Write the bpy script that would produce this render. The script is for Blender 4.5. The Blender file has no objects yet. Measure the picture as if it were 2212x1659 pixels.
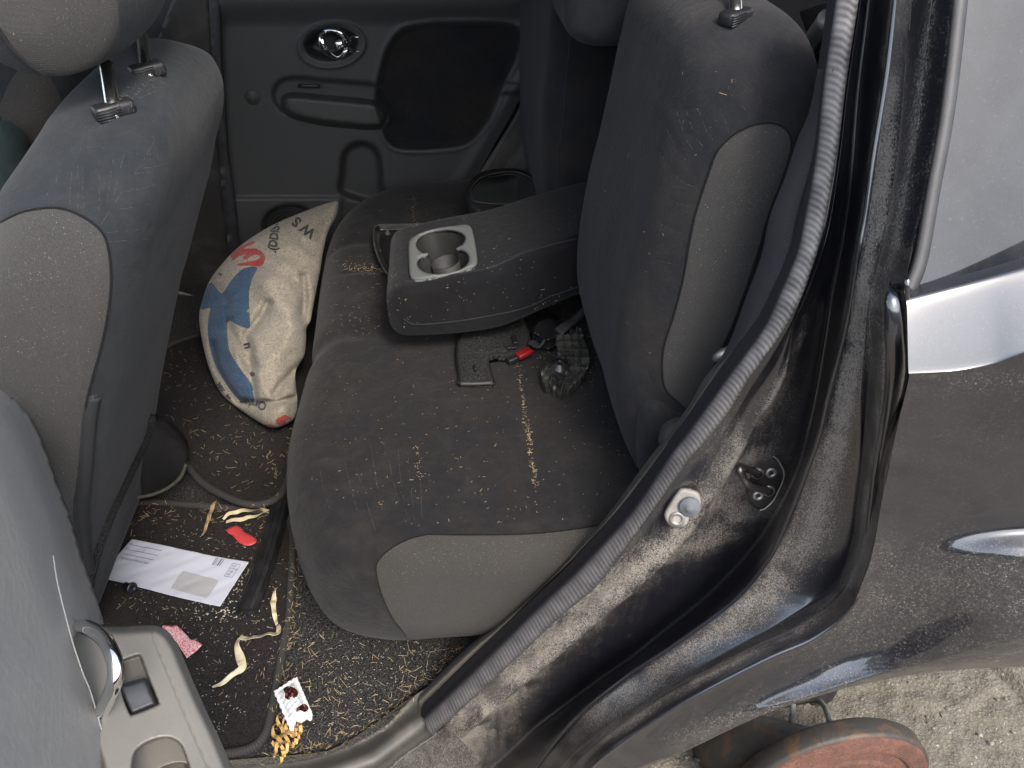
import bpy, bmesh, math, random
import numpy as np
from mathutils import Vector, Matrix, geometry
from mathutils.bvhtree import BVHTree
random.seed(7); RNG = np.random.default_rng(7)
scene = bpy.context.scene

# ------------------------------------------------------------------ camera
PITCH, YAW, FOC = math.radians(38), math.radians(5), 1680.0
C0 = np.array([0, 0, 1.5])
FW = np.array([math.sin(YAW)*math.cos(PITCH), math.cos(YAW)*math.cos(PITCH), -math.sin(PITCH)])
RT = np.array([math.cos(YAW), -math.sin(YAW), 0.0]); UP = np.cross(RT, FW)
cam_d = bpy.data.cameras.new('camera'); cam = bpy.data.objects.new('camera', cam_d)
scene.collection.objects.link(cam); scene.camera = cam
cam_d.sensor_width = 36; cam_d.lens = 36*FOC/2212; cam_d.clip_start = 0.02; cam_d.clip_end = 500
M = Matrix((( RT[0], UP[0], -FW[0], C0[0]), (RT[1], UP[1], -FW[1], C0[1]), (RT[2], UP[2], -FW[2], C0[2]), (0, 0, 0, 1)))
cam.matrix_world = M
# ------------------------------------------------------------------ light
world = bpy.data.worlds.new('World'); scene.world = world; world.use_nodes = True
wn = world.node_tree.nodes; wl = world.node_tree.links
sky = wn.new('ShaderNodeTexSky'); sky.sky_type = 'NISHITA'; sky.sun_disc = False
SUN_EL, SUN_AZ = math.radians(50), math.radians(158)
sky.sun_elevation = SUN_EL; sky.sun_rotation = SUN_AZ; sky.air_density = 1.0; sky.dust_density = 3.0; sky.ozone_density = 1.0
bg = wn['Background']; bg.inputs['Strength'].default_value = 0.15
hs = wn.new('ShaderNodeHueSaturation'); hs.inputs['Saturation'].default_value = .66        # thin high cloud
wl.new(sky.outputs[0], hs.inputs['Color']); wl.new(hs.outputs[0], bg.inputs['Color'])
sd = bpy.data.lights.new('sun', 'SUN'); sd.energy = 1.0; sd.angle = math.radians(14); sd.color = (1, .95, .88)
sun = bpy.data.objects.new('sun', sd); scene.collection.objects.link(sun)
sdir = Vector((math.sin(SUN_AZ)*math.cos(SUN_EL), math.cos(SUN_AZ)*math.cos(SUN_EL), math.sin(SUN_EL)))
sun.rotation_euler = sdir.to_track_quat('Z', 'Y').to_euler()
scene.view_settings.view_transform = 'Standard'; scene.view_settings.look = 'None'
scene.view_settings.exposure = 1.85; scene.view_settings.gamma = 1
scene.cycles.max_bounces = 6; scene.cycles.use_denoising = True

# ------------------------------------------------------------------ measuring helpers: a ray of the photo met with a plane of the car
def ray(px, py):
    px = np.asarray(px, float)[..., None]; py = np.asarray(py, float)[..., None]
    return FW + RT*(px-1106)/FOC + UP*(829.5-py)/FOC
def py_(px, py, v):
    d = ray(px, py); return C0 + d*(np.asarray(v, float)[..., None]/d[..., 1:2])
def pz_(px, py, v):
    d = ray(px, py); return C0 + d*((np.asarray(v, float)[..., None]-C0[2])/d[..., 2:3])
def px_(px, py, v):
    d = ray(px, py); return C0 + d*(np.asarray(v, float)[..., None]/d[..., 0:1])
def pp_(px, py, P0, n, h=0):
    d = ray(px, py); n = np.asarray(n, float)/np.linalg.norm(n)
    return C0 + d*((((np.asarray(P0)-C0)@n)+np.asarray(h, float))/(d@n))[..., None]
def proj(V):
    q = np.asarray(V)-C0; d = q@FW
    return 1106+FOC*(q@RT)/d, 829.5-FOC*(q@UP)/d, d

def cat(P, n, closed=False):
    """arc-length resampled Catmull-Rom through P"""
    P = np.asarray(P, float)
    if closed: Q = np.vstack([P[-1], P, P[0], P[1]])
    else: Q = np.vstack([2*P[0]-P[1], P, 2*P[-1]-P[-2]])
    out = []
    k = 10
    for i in range(1, len(Q)-2):
        t = np.linspace(0, 1, k, endpoint=False)[:, None]
        a, b, c, d = Q[i-1], Q[i], Q[i+1], Q[i+2]
        out.append(.5*((2*b)+(-a+c)*t+(2*a-5*b+4*c-d)*t**2+(-a+3*b-3*c+d)*t**3))
    out.append(Q[-2][None]); out = np.vstack(out)
    s = np.r_[0, np.cumsum(np.linalg.norm(np.diff(out, axis=0), axis=1))]
    u = np.linspace(0, s[-1], n+1)[:-1] if closed else np.linspace(0, s[-1], n)
    return np.stack([np.interp(u, s, out[:, j]) for j in range(out.shape[1])], 1)

def catv(P, t):
    """Catmull-Rom through rows P[k,...] at parameters t in 0..len-1"""
    P = np.asarray(P, float); Q = np.concatenate([(2*P[0]-P[1])[None], P, (2*P[-1]-P[-2])[None]])
    i = np.clip(np.floor(t).astype(int), 0, len(P)-2); f = (t-i).reshape((-1,)+(1,)*(P.ndim-1))
    a, b, c, d = Q[i], Q[i+1], Q[i+2], Q[i+3]
    return .5*((2*b)+(-a+c)*f+(2*a-5*b+4*c-d)*f**2+(-a+3*b-3*c+d)*f**3)

def inpoly(x, y, poly):
    poly = np.asarray(poly, float); ins = np.zeros(np.shape(x), bool); n = len(poly)
    for i in range(n):
        x1, y1 = poly[i]; x2, y2 = poly[(i+1) % n]
        c = ((y1 > y) != (y2 > y))
        with np.errstate(divide='ignore', invalid='ignore'):
            c &= x < (x2-x1)*(y-y1)/(y2-y1+1e-12)+x1
        ins ^= c
    return ins
def dline(x, y, poly, closed=True):
    """distance to a polyline and the nearest point on it"""
    poly = np.asarray(poly, float); n = len(poly); best = np.full(np.shape(x), 1e9); bx = np.zeros_like(best); by = np.zeros_like(best)
    for i in range(n if closed else n-1):
        a = poly[i]; b = poly[(i+1) % n]; ab = b-a; L = ab@ab+1e-12
        t = np.clip(((x-a[0])*ab[0]+(y-a[1])*ab[1])/L, 0, 1)
        qx = a[0]+t*ab[0]; qy = a[1]+t*ab[1]; d = np.hypot(x-qx, y-qy)
        m = d < best; best = np.where(m, d, best); bx = np.where(m, qx, bx); by = np.where(m, qy, by)
    return best, bx, by
def sdf(x, y, poly):
    d = dline(x, y, poly)[0]; return np.where(inpoly(x, y, poly), d, -d)     # positive inside
def sst(a, b, v):
    t = np.clip((v-a)/(b-a), 0, 1); return t*t*(3-2*t)
def smooth_poly(P, n): return cat(np.asarray(P, float), n, closed=True)

_g = RNG.random((64, 64, 64))
def vnoise(P, s):
    """value noise on points"""
    q = np.asarray(P)*s+100; i = np.floor(q).astype(int); f = q-i; f = f*f*(3-2*f); r = 0
    for dx in (0, 1):
        for dy in (0, 1):
            for dz in (0, 1):
                w = (f[:, 0] if dx else 1-f[:, 0])*(f[:, 1] if dy else 1-f[:, 1])*(f[:, 2] if dz else 1-f[:, 2])
                r = r+w*_g[(i[:, 0]+dx) % 64, (i[:, 1]+dy) % 64, (i[:, 2]+dz) % 64]
    return r-.5

# ------------------------------------------------------------------ objects
COL = scene.collection
ORG = {}
def empty(name, loc, label, cat_, parent=None, group=None):
    o = bpy.data.objects.new(name, None); COL.objects.link(o); o.empty_display_size = .1
    o.location = loc; ORG[o.name] = np.array(loc, float)
    if parent is not None: o.parent = parent; o.location = Vector(loc)-Vector(ORG[parent.name])
    if label: o['label'] = label
    if cat_: o['category'] = cat_
    if group: o['group'] = group
    return o
def mk(name, V, F, mat, parent=None, smooth=True, label=None, category=None, kind=None, group=None, attr=None, fmat=None, edge_split=None):
    """one mesh object from world-space vertices"""
    V = np.asarray(V, float)
    org = ORG[parent.name] if parent is not None else V.mean(0)
    me = bpy.data.meshes.new(name); me.from_pydata((V-org).tolist(), [], [tuple(int(i) for i in f) for f in F]); me.update()
    for m in (mat if isinstance(mat, (list, tuple)) else [mat]): me.materials.append(m)
    if fmat is not None: me.polygons.foreach_set('material_index', np.asarray(fmat, dtype=np.int32))
    me.polygons.foreach_set('use_smooth', [bool(smooth)]*len(me.polygons))
    if attr is not None:
        for k, v in attr.items():
            a = me.attributes.new(k, 'FLOAT', 'POINT'); a.data.foreach_set('value', np.asarray(v, dtype=np.float32))
    if edge_split: me.set_sharp_from_angle(angle=math.radians(edge_split))
    o = bpy.data.objects.new(name, me); COL.objects.link(o)
    ORG[o.name] = org
    if parent is not None: o.parent = parent
    else: o.location = org
    if label: o['label'] = label
    if category: o['category'] = category
    if kind: o['kind'] = kind
    if group: o['group'] = group
    return o

def grid_faces(nv, nu, cu=False, cv=False, off=0, flip=False):
    F = []
    for j in range(nv if cv else nv-1):
        for i in range(nu if cu else nu-1):
            a = j*nu+i; b = j*nu+(i+1) % nu; c = ((j+1) % nv)*nu+(i+1) % nu; d = ((j+1) % nv)*nu+i
            F.append((a+off, d+off, c+off, b+off) if flip else (a+off, b+off, c+off, d+off))
    return F
def loft(curves, nu, sub, flat=False):
    """curves: world polylines -> dense grid (nv,nu,3)"""
    R_ = np.array([cat(c, nu) for c in curves]); t = np.linspace(0, len(curves)-1, (len(curves)-1)*sub+1)
    if flat:
        i = np.clip(np.floor(t).astype(int), 0, len(curves)-2); f = (t-i)[:, None, None]; return R_[i]*(1-f)+R_[i+1]*f
    return catv(R_, t)
def tube(P, r, n=10, closed=False, flat=1.0, m=None, caps=True):
    """V,F of a tube along world points P; r scalar or list"""
    P = np.asarray(P, float); P = cat(P, m, closed) if m else P; k = len(P); r = np.interp(np.linspace(0, 1, k), np.linspace(0, 1, np.size(r)), np.atleast_1d(r)) if np.size(r) > 1 else np.full(k, float(np.atleast_1d(r)[0]))
    T = np.roll(P, -1, 0)-np.roll(P, 1, 0) if closed else np.gradient(P, axis=0)
    T /= np.linalg.norm(T, axis=1)[:, None]+1e-12
    N = np.zeros_like(P); a = np.array([0, 0, 1.0]); a = a if abs(T[0]@a) < .9 else np.array([1.0, 0, 0])
    N[0] = a-T[0]*(a@T[0]); N[0] /= np.linalg.norm(N[0])
    for i in range(1, k):
        v = N[i-1]-T[i]*(N[i-1]@T[i]); N[i] = v/(np.linalg.norm(v)+1e-12)
    B = np.cross(T, N); th = np.linspace(0, 2*math.pi, n, endpoint=False)
    V = P[:, None]+r[:, None, None]*(np.cos(th)[None, :, None]*N[:, None]*flat+np.sin(th)[None, :, None]*B[:, None])
    V = V.reshape(-1, 3); F = grid_faces(k, n, cu=True, cv=closed)
    if not closed and caps: F += [tuple(range(n))[::-1], tuple((k-1)*n+i for i in range(n))]
    return V, F
class MB:
    def __init__(s): s.V = []; s.F = []; s.n = 0; s.fm = []
    def add(s, VF, m=0):
        V, F = VF; s.V.append(np.asarray(V, float)); s.F += [tuple(i+s.n for i in f) for f in F]; s.n += len(V); s.fm += [m]*len(F); return s
    def mk(s, name, mat, parent=None, **k): return mk(name, np.vstack(s.V), s.F, mat, parent, fmat=s.fm, **k)
def box(c, sx, sy, sz, X=(1, 0, 0), Y=(0, 1, 0), bev=0.0):
    X = np.array(X, float); X /= np.linalg.norm(X); Y = np.array(Y, float); Y -= X*(X@Y); Y /= np.linalg.norm(Y); Z = np.cross(X, Y)
    bm = bmesh.new(); bmesh.ops.create_cube(bm, size=1)
    for v in bm.verts: v.co = (v.co.x*sx, v.co.y*sy, v.co.z*sz)
    if bev: bmesh.ops.bevel(bm, geom=bm.edges[:], offset=bev, segments=3, affect='EDGES', profile=.5)
    V = np.array([v.co for v in bm.verts]); F = [tuple(v.index for v in f.verts) for f in bm.faces]; bm.free()
    return np.array(c)+V[:, :1]*X+V[:, 1:2]*Y+V[:, 2:3]*Z, F
def lathe(c, axis, prof, n=48, ref=None):
    """prof: list of (radius, height along axis)"""
    A = np.array(axis, float); A /= np.linalg.norm(A); r0 = np.array(ref if ref is not None else ((0, 0, 1) if abs(A[2]) < .9 else (1, 0, 0)), float)
    U = r0-A*(r0@A); U /= np.linalg.norm(U); W = np.cross(A, U); th = np.linspace(0, 2*math.pi, n, endpoint=False)
    V = np.array([np.array(c)+A*h+r*(math.cos(t)*U+math.sin(t)*W) for r, h in prof for t in th])
    return V, grid_faces(len(prof), n, cu=True)
def rrect(a0, a1, b0, b1, rad, ns=10, nc=10):
    """rounded rectangle with a fixed number of points; rad for corners (a0b0,a1b0,a1b1,a0b1)"""
    w = a1-a0; h = b1-b0; rad = [min(r, w*.499, h*.499) for r in rad]; cs = [(a0, b0, 1, 1, math.pi), (a1, b0, -1, 1, 1.5*math.pi), (a1, b1, -1, -1, 0), (a0, b1, 1, -1, .5*math.pi)]
    arcs = []
    for (x, y, sx, sy, th0), r in zip(cs, rad):
        t = np.linspace(th0, th0+math.pi/2, nc); arcs.append(np.stack([x+sx*r+r*np.cos(t), y+sy*r+r*np.sin(t)], 1))
    P = []
    for i in range(4):
        P.append(arcs[i]); a = arcs[i][-1]; b = arcs[(i+1) % 4][0]; t = np.linspace(0, 1, ns+2)[1:-1, None]; P.append(a+(b-a)*t)
    return np.vstack(P)
def solid(axis, st, n=80, rcap=(.05, .05), ns=12, nc=10, rads=(.05,)*4, disp=None, rad_st=None):
    """rounded block lofted along an axis. st rows: (s,a0,a1,b0,b1); a,b = the other two axes in xyz order"""
    st = np.array(st, float); s = st[:, 0]; t = np.linspace(0, 1, n); S = s[0]+(s[-1]-s[0])*t; kk = np.interp(S, s, np.arange(len(s))) if s[-1] > s[0] else np.interp(-S, -s, np.arange(len(s)))
    L = catv(st[:, 1:], kk)
    rows = [(S[i], *L[i], 0) for i in range(n)]
    L_tot = abs(s[-1]-s[0]); sg = 1 if s[-1] > s[0] else -1; out = []
    for i in range(n):
        d0 = abs(S[i]-s[0]); d1 = abs(s[-1]-S[i]); out.append((S[i], L[i]))
    # denser stations in the caps
    def cap(r, base, direction, Lb):
        R_ = []
        for q in np.linspace(0, math.pi/2, 12): R_.append((base+direction*r*math.sin(q)-direction*r, r*(1-math.cos(q))))
        return R_
    secs = []
    c0 = [(s[0]+sg*(rcap[0]-rcap[0]*math.sin(q)), rcap[0]*(1-math.cos(q))) for q in np.linspace(math.pi/2, 0, 10)]
    c1 = [(s[-1]-sg*(rcap[1]-rcap[1]*math.sin(q)), rcap[1]*(1-math.cos(q))) for q in np.linspace(0, math.pi/2, 10)]
    mid = [(x, 0) for x in np.linspace(s[0]+sg*rcap[0], s[-1]-sg*rcap[1], n)[1:-1]]
    for x, ins in c0+mid+c1:
        k = np.interp(x*sg, s*sg, np.arange(len(s))); l = catv(st[:, 1:], np.array([k]))[0]
        rd = rads if rad_st is None else [np.interp(x*sg, [q[0]*sg for q in rad_st] if sg > 0 else [q[0]*sg for q in rad_st], [q[1][j] for q in rad_st]) for j in range(4)]
        a0, a1, b0, b1 = l; P = rrect(a0+ins, a1-ins, b0+ins, b1-ins, [max(.002, r_-ins*.5) for r_ in rd], ns, nc)
        if axis == 'x': secs.append(np.stack([np.full(len(P), x), P[:, 0], P[:, 1]], 1))
        elif axis == 'y': secs.append(np.stack([P[:, 0], np.full(len(P), x), P[:, 1]], 1))
        else: secs.append(np.stack([P[:, 0], P[:, 1], np.full(len(P), x)], 1))
    nu = len(secs[0]); nv = len(secs); V = np.vstack(secs); F = grid_faces(nv, nu, cu=True)
    if axis == 'y': F = [f[::-1] for f in F]
    if sg < 0: F = [f[::-1] for f in F]
    # end discs as shrinking rings
    for end in (0, nv-1):
        ring = [end*nu+i for i in range(nu)]; c = V[ring].mean(0); prev = ring
        for q in (.75, .5, .25):
            idx = list(range(len(V), len(V)+nu)); V = np.vstack([V, c+(V[ring]-c)*q])
            for i in range(nu):
                f = (prev[i], prev[(i+1) % nu], idx[(i+1) % nu], idx[i]); F.append(f)
            prev = idx
        V = np.vstack([V, c]); F += [(prev[i], prev[(i+1) % nu], len(V)-1) for i in range(nu)]
    if disp is not None: V = disp(V)
    return V, fixn(V, F)
def fixn(V, F):
    bm = bmesh.new(); vs = [bm.verts.new(v) for v in V]
    for f in F:
        try: bm.faces.new([vs[i] for i in f])
        except ValueError: pass
    bmesh.ops.recalc_face_normals(bm, faces=bm.faces[:]); bm.verts.index_update()
    F2 = [tuple(v.index for v in f.verts) for f in bm.faces]; bm.free(); return F2
def vnormals(V, F):
    N = np.zeros_like(V)
    for f in F:
        n = np.cross(V[f[1]]-V[f[0]], V[f[2]]-V[f[0]])
        for i in f: N[i] += n
    return N/(np.linalg.norm(N, axis=1)[:, None]+1e-15)
def split(V, F, poly, cond=None, thr=5.0):
    """the surface seen inside the outline is cut off exactly along it -> (V, F_rest, F_in)"""
    N = vnormals(V, F); X, Y, D = proj(V); vd = V-C0; vd /= np.linalg.norm(vd, axis=1)[:, None]
    fac = (np.sum(N*vd, 1) < .06)
    if cond is not None: fac &= cond(V)
    S = sdf(X, Y, poly); S = np.where(fac, S, np.minimum(-3, -np.abs(S))); S = np.where(np.abs(S) < .02, .02, S)
    V = list(V); S = list(S); cut = {}
    def cp(i, j):
        k = (min(i, j), max(i, j))
        if k not in cut:
            a, b = V[i], V[j]; t = S[i]/(S[i]-S[j]); lo, hi, sl, sh = 0.0, 1.0, S[i], S[j]
            for _ in range(3):
                p = a+(b-a)*t; x, y, d = proj(p); q = float(sdf(x, y, poly))
                if (q > 0) == (sl > 0): lo, sl = t, q
                else: hi, sh = t, q
                if abs(sl-sh) < 1e-9: break
                t = lo+(hi-lo)*sl/(sl-sh)
            cut[k] = len(V); V.append(a+(b-a)*t); S.append(0.0)
        return cut[k]
    Fo, Fi = [], []
    for f in F:
        ss = [S[i] > 0 for i in f]
        if all(ss): Fi.append(tuple(f)); continue
        if not any(ss): Fo.append(tuple(f)); continue
        A, B = [], []
        for a, b in zip(f, f[1:]+f[:1]):
            (A if S[a] > 0 else B).append(a)
            if (S[a] > 0) != (S[b] > 0): c = cp(a, b); A.append(c); B.append(c)
        if len(A) > 2: Fi.append(tuple(A))
        if len(B) > 2: Fo.append(tuple(B))
    return np.array(V), Fo, Fi
def compact(V, F):
    u = sorted({i for f in F for i in f}); mp = {a: b for b, a in enumerate(u)}
    return V[u], [tuple(mp[i] for i in f) for f in F]

def hfield(outline, world, spacing=5.0, regions=(), lines=()):
    """triangulated picture-plane region lifted to its real depth; regions: outlines kept as exact borders -> V, F, ids"""
    outline = np.asarray(outline, float)
    def dens(P, closed=True):
        P = np.asarray(P, float); out = []
        for i in range(len(P) if closed else len(P)-1):
            a = P[i]; b = P[(i+1) % len(P)]; k = max(1, int(np.hypot(*(b-a))/spacing)); out += [a+(b-a)*t for t in np.arange(k)/k]
        return np.array(out)
    pts = []; edges = []
    for P in [outline]+[np.asarray(r, float) for r in regions]:
        Q = dens(P); o = len(pts); pts += list(Q); edges += [(o+i, o+(i+1) % len(Q)) for i in range(len(Q))]
    B = np.array(pts)
    x0, y0 = outline.min(0); x1, y1 = outline.max(0)
    gx, gy = np.meshgrid(np.arange(x0, x1, spacing), np.arange(y0, y1, spacing*.87)); gx = gx+(np.arange(gx.shape[0]) % 2)[:, None]*spacing*.5
    gx = gx.ravel(); gy = gy.ravel(); m = sdf(gx, gy, outline) > spacing*.45
    gx = gx[m]; gy = gy[m]
    if len(B):
        keep = np.ones(len(gx), bool)
        for P in regions: keep &= dline(gx, gy, P)[0] > spacing*.4
        gx = gx[keep]; gy = gy[keep]
    allp = [Vector(p) for p in B]+[Vector((a, b)) for a, b in zip(gx, gy)]
    vo, eo, fo, *_ = geometry.delaunay_2d_cdt(allp, edges, [], 0, 1e-4)
    P = np.array([(v.x, v.y) for v in vo]); F = np.array([f for f in fo if len(f) == 3])
    c = P[F].mean(1); ins = inpoly(c[:, 0], c[:, 1], outline); F = F[ins]; c = c[ins]
    ids = np.zeros(len(F), int)
    for k, r_ in enumerate(regions): ids[inpoly(c[:, 0], c[:, 1], r_)] = k+1
    V = world(P[:, 0], P[:, 1])
    # face the camera
    n = np.cross(V[F[:, 1]]-V[F[:, 0]], V[F[:, 2]]-V[F[:, 0]]); cc = V[F].mean(1)-C0; fl = np.sum(n*cc, 1) > 0; F[fl] = F[fl][:, ::-1]
    return V, [tuple(f) for f in F.tolist()], ids, P
def thicken(V, F, off, fm=None):
    """closed body: the sheet, its copy moved by off, and the rim"""
    n = len(V); off = np.broadcast_to(np.asarray(off, float), V.shape); V2 = np.vstack([V, V+off]); F2 = list(F)+[tuple(i+n for i in f[::-1]) for f in F]
    cnt = {}
    for f in F:
        for i in range(len(f)):
            e = (f[i], f[(i+1) % len(f)]); cnt[e] = cnt.get(e, 0)+1
    rim = [(e[1], e[0], e[0]+n, e[1]+n) for e in cnt if (e[1], e[0]) not in cnt]
    fm2 = None if fm is None else list(fm)+list(fm)+[0]*len(rim)
    return V2, F2+rim, fm2
def bvh(V, F): return BVHTree.FromPolygons([tuple(v) for v in V], [tuple(f) for f in F])
def hit(tree, px, py, lift=0.001):
    r = ray(px, py); r = r/np.linalg.norm(r); h = tree.ray_cast(Vector(C0), Vector(r))
    if h[0] is None: return None
    return np.array(h[0])-r*lift
def tube_on(tree, pts, r, n=6, m=60, lift=0.0005, closed=False):
    P = cat(np.asarray(pts, float), m, closed); Q = [hit(tree, a, b, lift) for a, b in P]; Q = [q for q in Q if q is not None]
    return tube(np.array(Q), r, n, closed=closed)
def decal(tree, V2, F, lift=.0008):
    """flat picture outline meshes laid on a surface"""
    W = []
    for a, b in V2:
        h = hit(tree, a, b, lift); W.append(h)
    ok = [w is not None for w in W]; W = np.array([w if w is not None else C0*0 for w in W])
    return W, [f for f in F if all(ok[i] for i in f)]
def text_mesh(s, bold=0.0, spacing=1.0):
    cu = bpy.data.curves.new('t', 'FONT'); cu.body = s; cu.size = 1; cu.offset = bold; cu.resolution_u = 3; cu.space_character = spacing
    o = bpy.data.objects.new('t', cu); COL.objects.link(o); dg = bpy.context.evaluated_depsgraph_get(); me = bpy.data.meshes.new_from_object(o.evaluated_get(dg))
    bm = bmesh.new(); bm.from_mesh(me); bmesh.ops.triangulate(bm, faces=bm.faces[:]); 
    V = np.array([v.co[:2] for v in bm.verts]); F = [tuple(v.index for v in f.verts) for f in bm.faces]; bm.free()
    bpy.data.objects.remove(o); bpy.data.curves.remove(cu); bpy.data.meshes.remove(me)
    return V, F

# ------------------------------------------------------------------ materials
class NT:
    def __init__(s, name):
        s.m = bpy.data.materials.new(name); s.m.use_nodes = True; s.t = s.m.node_tree; s.n = s.t.nodes; s.b = s.n['Principled BSDF']; s.co = s.n.new('ShaderNodeTexCoord').outputs['Object']
    def L(s, a, b): s.t.links.new(a, b)
    def set(s, k, v):
        if isinstance(v, bpy.types.NodeSocket): s.L(v, s.b.inputs[k])
        else: s.b.inputs[k].default_value = (*v, 1) if isinstance(v, tuple) and len(v) == 3 else v
        return s
    def noise(s, scale, detail=2, rough=.5, dist=0, co=None):
        n = s.n.new('ShaderNodeTexNoise'); n.inputs['Scale'].default_value = scale; n.inputs['Detail'].default_value = detail; n.inputs['Roughness'].default_value = rough; n.inputs['Distortion'].default_value = dist
        s.L(co or s.co, n.inputs['Vector']); return n.outputs[0]
    def vor(s, scale, feat='F1', out=0, co=None):
        n = s.n.new('ShaderNodeTexVoronoi'); n.feature = feat; n.inputs['Scale'].default_value = scale; s.L(co or s.co, n.inputs['Vector']); return n.outputs[out]
    def map(s, rot=(0, 0, 0), sc=(1, 1, 1)):
        n = s.n.new('ShaderNodeMapping'); n.inputs['Rotation'].default_value = rot; n.inputs['Scale'].default_value = sc; s.L(s.co, n.inputs['Vector']); return n.outputs[0]
    def wave(s, scale, co=None, dist=0, typ='BANDS', d='X'):
        n = s.n.new('ShaderNodeTexWave'); n.wave_type = typ; n.bands_direction = d; n.inputs['Scale'].default_value = scale; n.inputs['Distortion'].default_value = dist; s.L(co or s.co, n.inputs['Vector']); return n.outputs['Fac']
    def ramp(s, fac, a, b, ca=(0, 0, 0), cb=(1, 1, 1)):
        n = s.n.new('ShaderNodeMapRange'); n.inputs[1].default_value = a; n.inputs[2].default_value = b; n.interpolation_type = 'SMOOTHSTEP'; s.L(fac, n.inputs[0]); return n.outputs[0]
    def mth(s, op, a, b=0.0):
        n = s.n.new('ShaderNodeMath'); n.operation = op; n.use_clamp = False
        for i, v in enumerate((a, b)):
            if isinstance(v, bpy.types.NodeSocket): s.L(v, n.inputs[i])
            else: n.inputs[i].default_value = v
        return n.outputs[0]
    def mix(s, f, a, b):
        n = s.n.new('ShaderNodeMix'); n.data_type = 'RGBA'
        for k, v in ((0, f), (6, a), (7, b)):
            if isinstance(v, bpy.types.NodeSocket): s.L(v, n.inputs[k])
            else: n.inputs[k].default_value = (*v, 1) if isinstance(v, tuple) else v
        return n.outputs[2]
    def bump(s, h, strength=.3, dist=.001, prev=None):
        n = s.n.new('ShaderNodeBump'); n.inputs['Strength'].default_value = strength; n.inputs['Distance'].default_value = dist; s.L(h, n.inputs['Height'])
        if prev is not None: s.L(prev, n.inputs['Normal'])
        s.L(n.outputs[0], s.b.inputs['Normal']); return n.outputs[0]
    def attr(s, k):
        n = s.n.new('ShaderNodeAttribute'); n.attribute_name = k; return n.outputs['Fac']

def m_plain(name, col, rough=.5, metal=0, bump=None, var=.0, coat=0, spec=.5):
    t = NT(name); t.set('Roughness', rough).set('Metallic', metal).set('Coat Weight', coat).set('Specular IOR Level', spec)
    if var: t.set('Base Color', t.mix(t.ramp(t.noise(28, 4, .6), .3, .7), tuple(c*(1-var) for c in col), tuple(c*(1+var) for c in col)))
    else: t.set('Base Color', col)
    if bump: t.bump(t.noise(bump[0], 3), bump[1], bump[2])
    return t.m
def m_velour(name, base=(.030, .034, .040), dusty=(.085, .075, .062), amount=.35, stain=(.06, .043, .030), stain_amt=.4):
    t = NT(name); n1 = t.ramp(t.noise(5.5, 4, .6, .6), .38, .68); n2 = t.ramp(t.noise(18, 5, .7, .8), .40, .72)
    c = t.mix(t.mth('MULTIPLY', n1, stain_amt), base, stain)
    c = t.mix(t.mth('MULTIPLY', n2, amount), c, dusty)
    c = t.mix(t.ramp(t.noise(45, 5, .8), .35, .65), c, t.mix(.22, c, (0, 0, 0)))
    grit = t.ramp(t.noise(700, 2, .6), .70, .76); gm = t.mth('MULTIPLY', grit, t.ramp(t.noise(9, 4, .6), .40, .62))
    c = t.mix(t.mth('MULTIPLY', gm, .55), c, (.30, .26, .19))
    fuzz = t.ramp(t.noise(1400, 2), .3, .7); c = t.mix(fuzz, t.mix(.25, c, (0, 0, 0)), c)
    t.set('Base Color', c).set('Roughness', .95).set('Specular IOR Level', .15).set('Sheen Weight', .06).set('Sheen Roughness', .5)
    b = t.bump(t.noise(900, 3), .5, .0006); t.bump(t.noise(60, 5, .75, .8), .45, .004, b)
    return t.m
def m_weave(name, col=(.15, .147, .14), sc=1500, rot=.78):
    t = NT(name); a = t.wave(sc/6.28, t.map((.3, .2, rot), (1, 1, 1))); b = t.wave(sc/6.28, t.map((.2, -.3, rot+1.57)))
    a2 = t.wave(sc/6.28, t.map((1.57+rot, 0, .0)), d='Y'); w = t.mth('MULTIPLY', t.mth('ADD', a, a2), .5)
    c = t.mix(t.ramp(w, .2, .8), tuple(k*.55 for k in col), tuple(k*1.38 for k in col)); c = t.mix(t.ramp(t.noise(620, 3, .7), .38, .62), t.mix(.30, c, (0, 0, 0)), c)
    c = t.mix(t.ramp(t.noise(14, 4, .65), .35, .7), c, t.mix(.22, c, (.05, .045, .04)))
    c = t.mix(t.mth('MULTIPLY', t.ramp(t.noise(800, 1), .72, .78), .5), c, (.5, .46, .4))
    t.set('Base Color', c).set('Roughness', .9).set('Specular IOR Level', .2).set('Sheen Weight', .06)
    t.bump(w, .6, .0007); return t.m
def m_plastic(name, col, rough=.55, grain=420, gs=.4, dust=.25, dcol=(.2, .185, .165)):
    t = NT(name); c = t.mix(t.mth('MULTIPLY', t.ramp(t.noise(7, 5, .7, .5), .45, .75), dust), col, dcol)
    c = t.mix(t.mth('MULTIPLY', t.ramp(t.noise(900, 2), .7, .78), dust*1.2), c, tuple(min(1, k*2) for k in dcol))
    t.set('Base Color', c).set('Roughness', t.mth('ADD', t.mth('MULTIPLY', t.noise(20, 4), .25), rough-.12)).set('Specular IOR Level', .4)
    t.bump(t.noise(grain, 3, .6, .3), gs, .0006); return t.m
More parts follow.
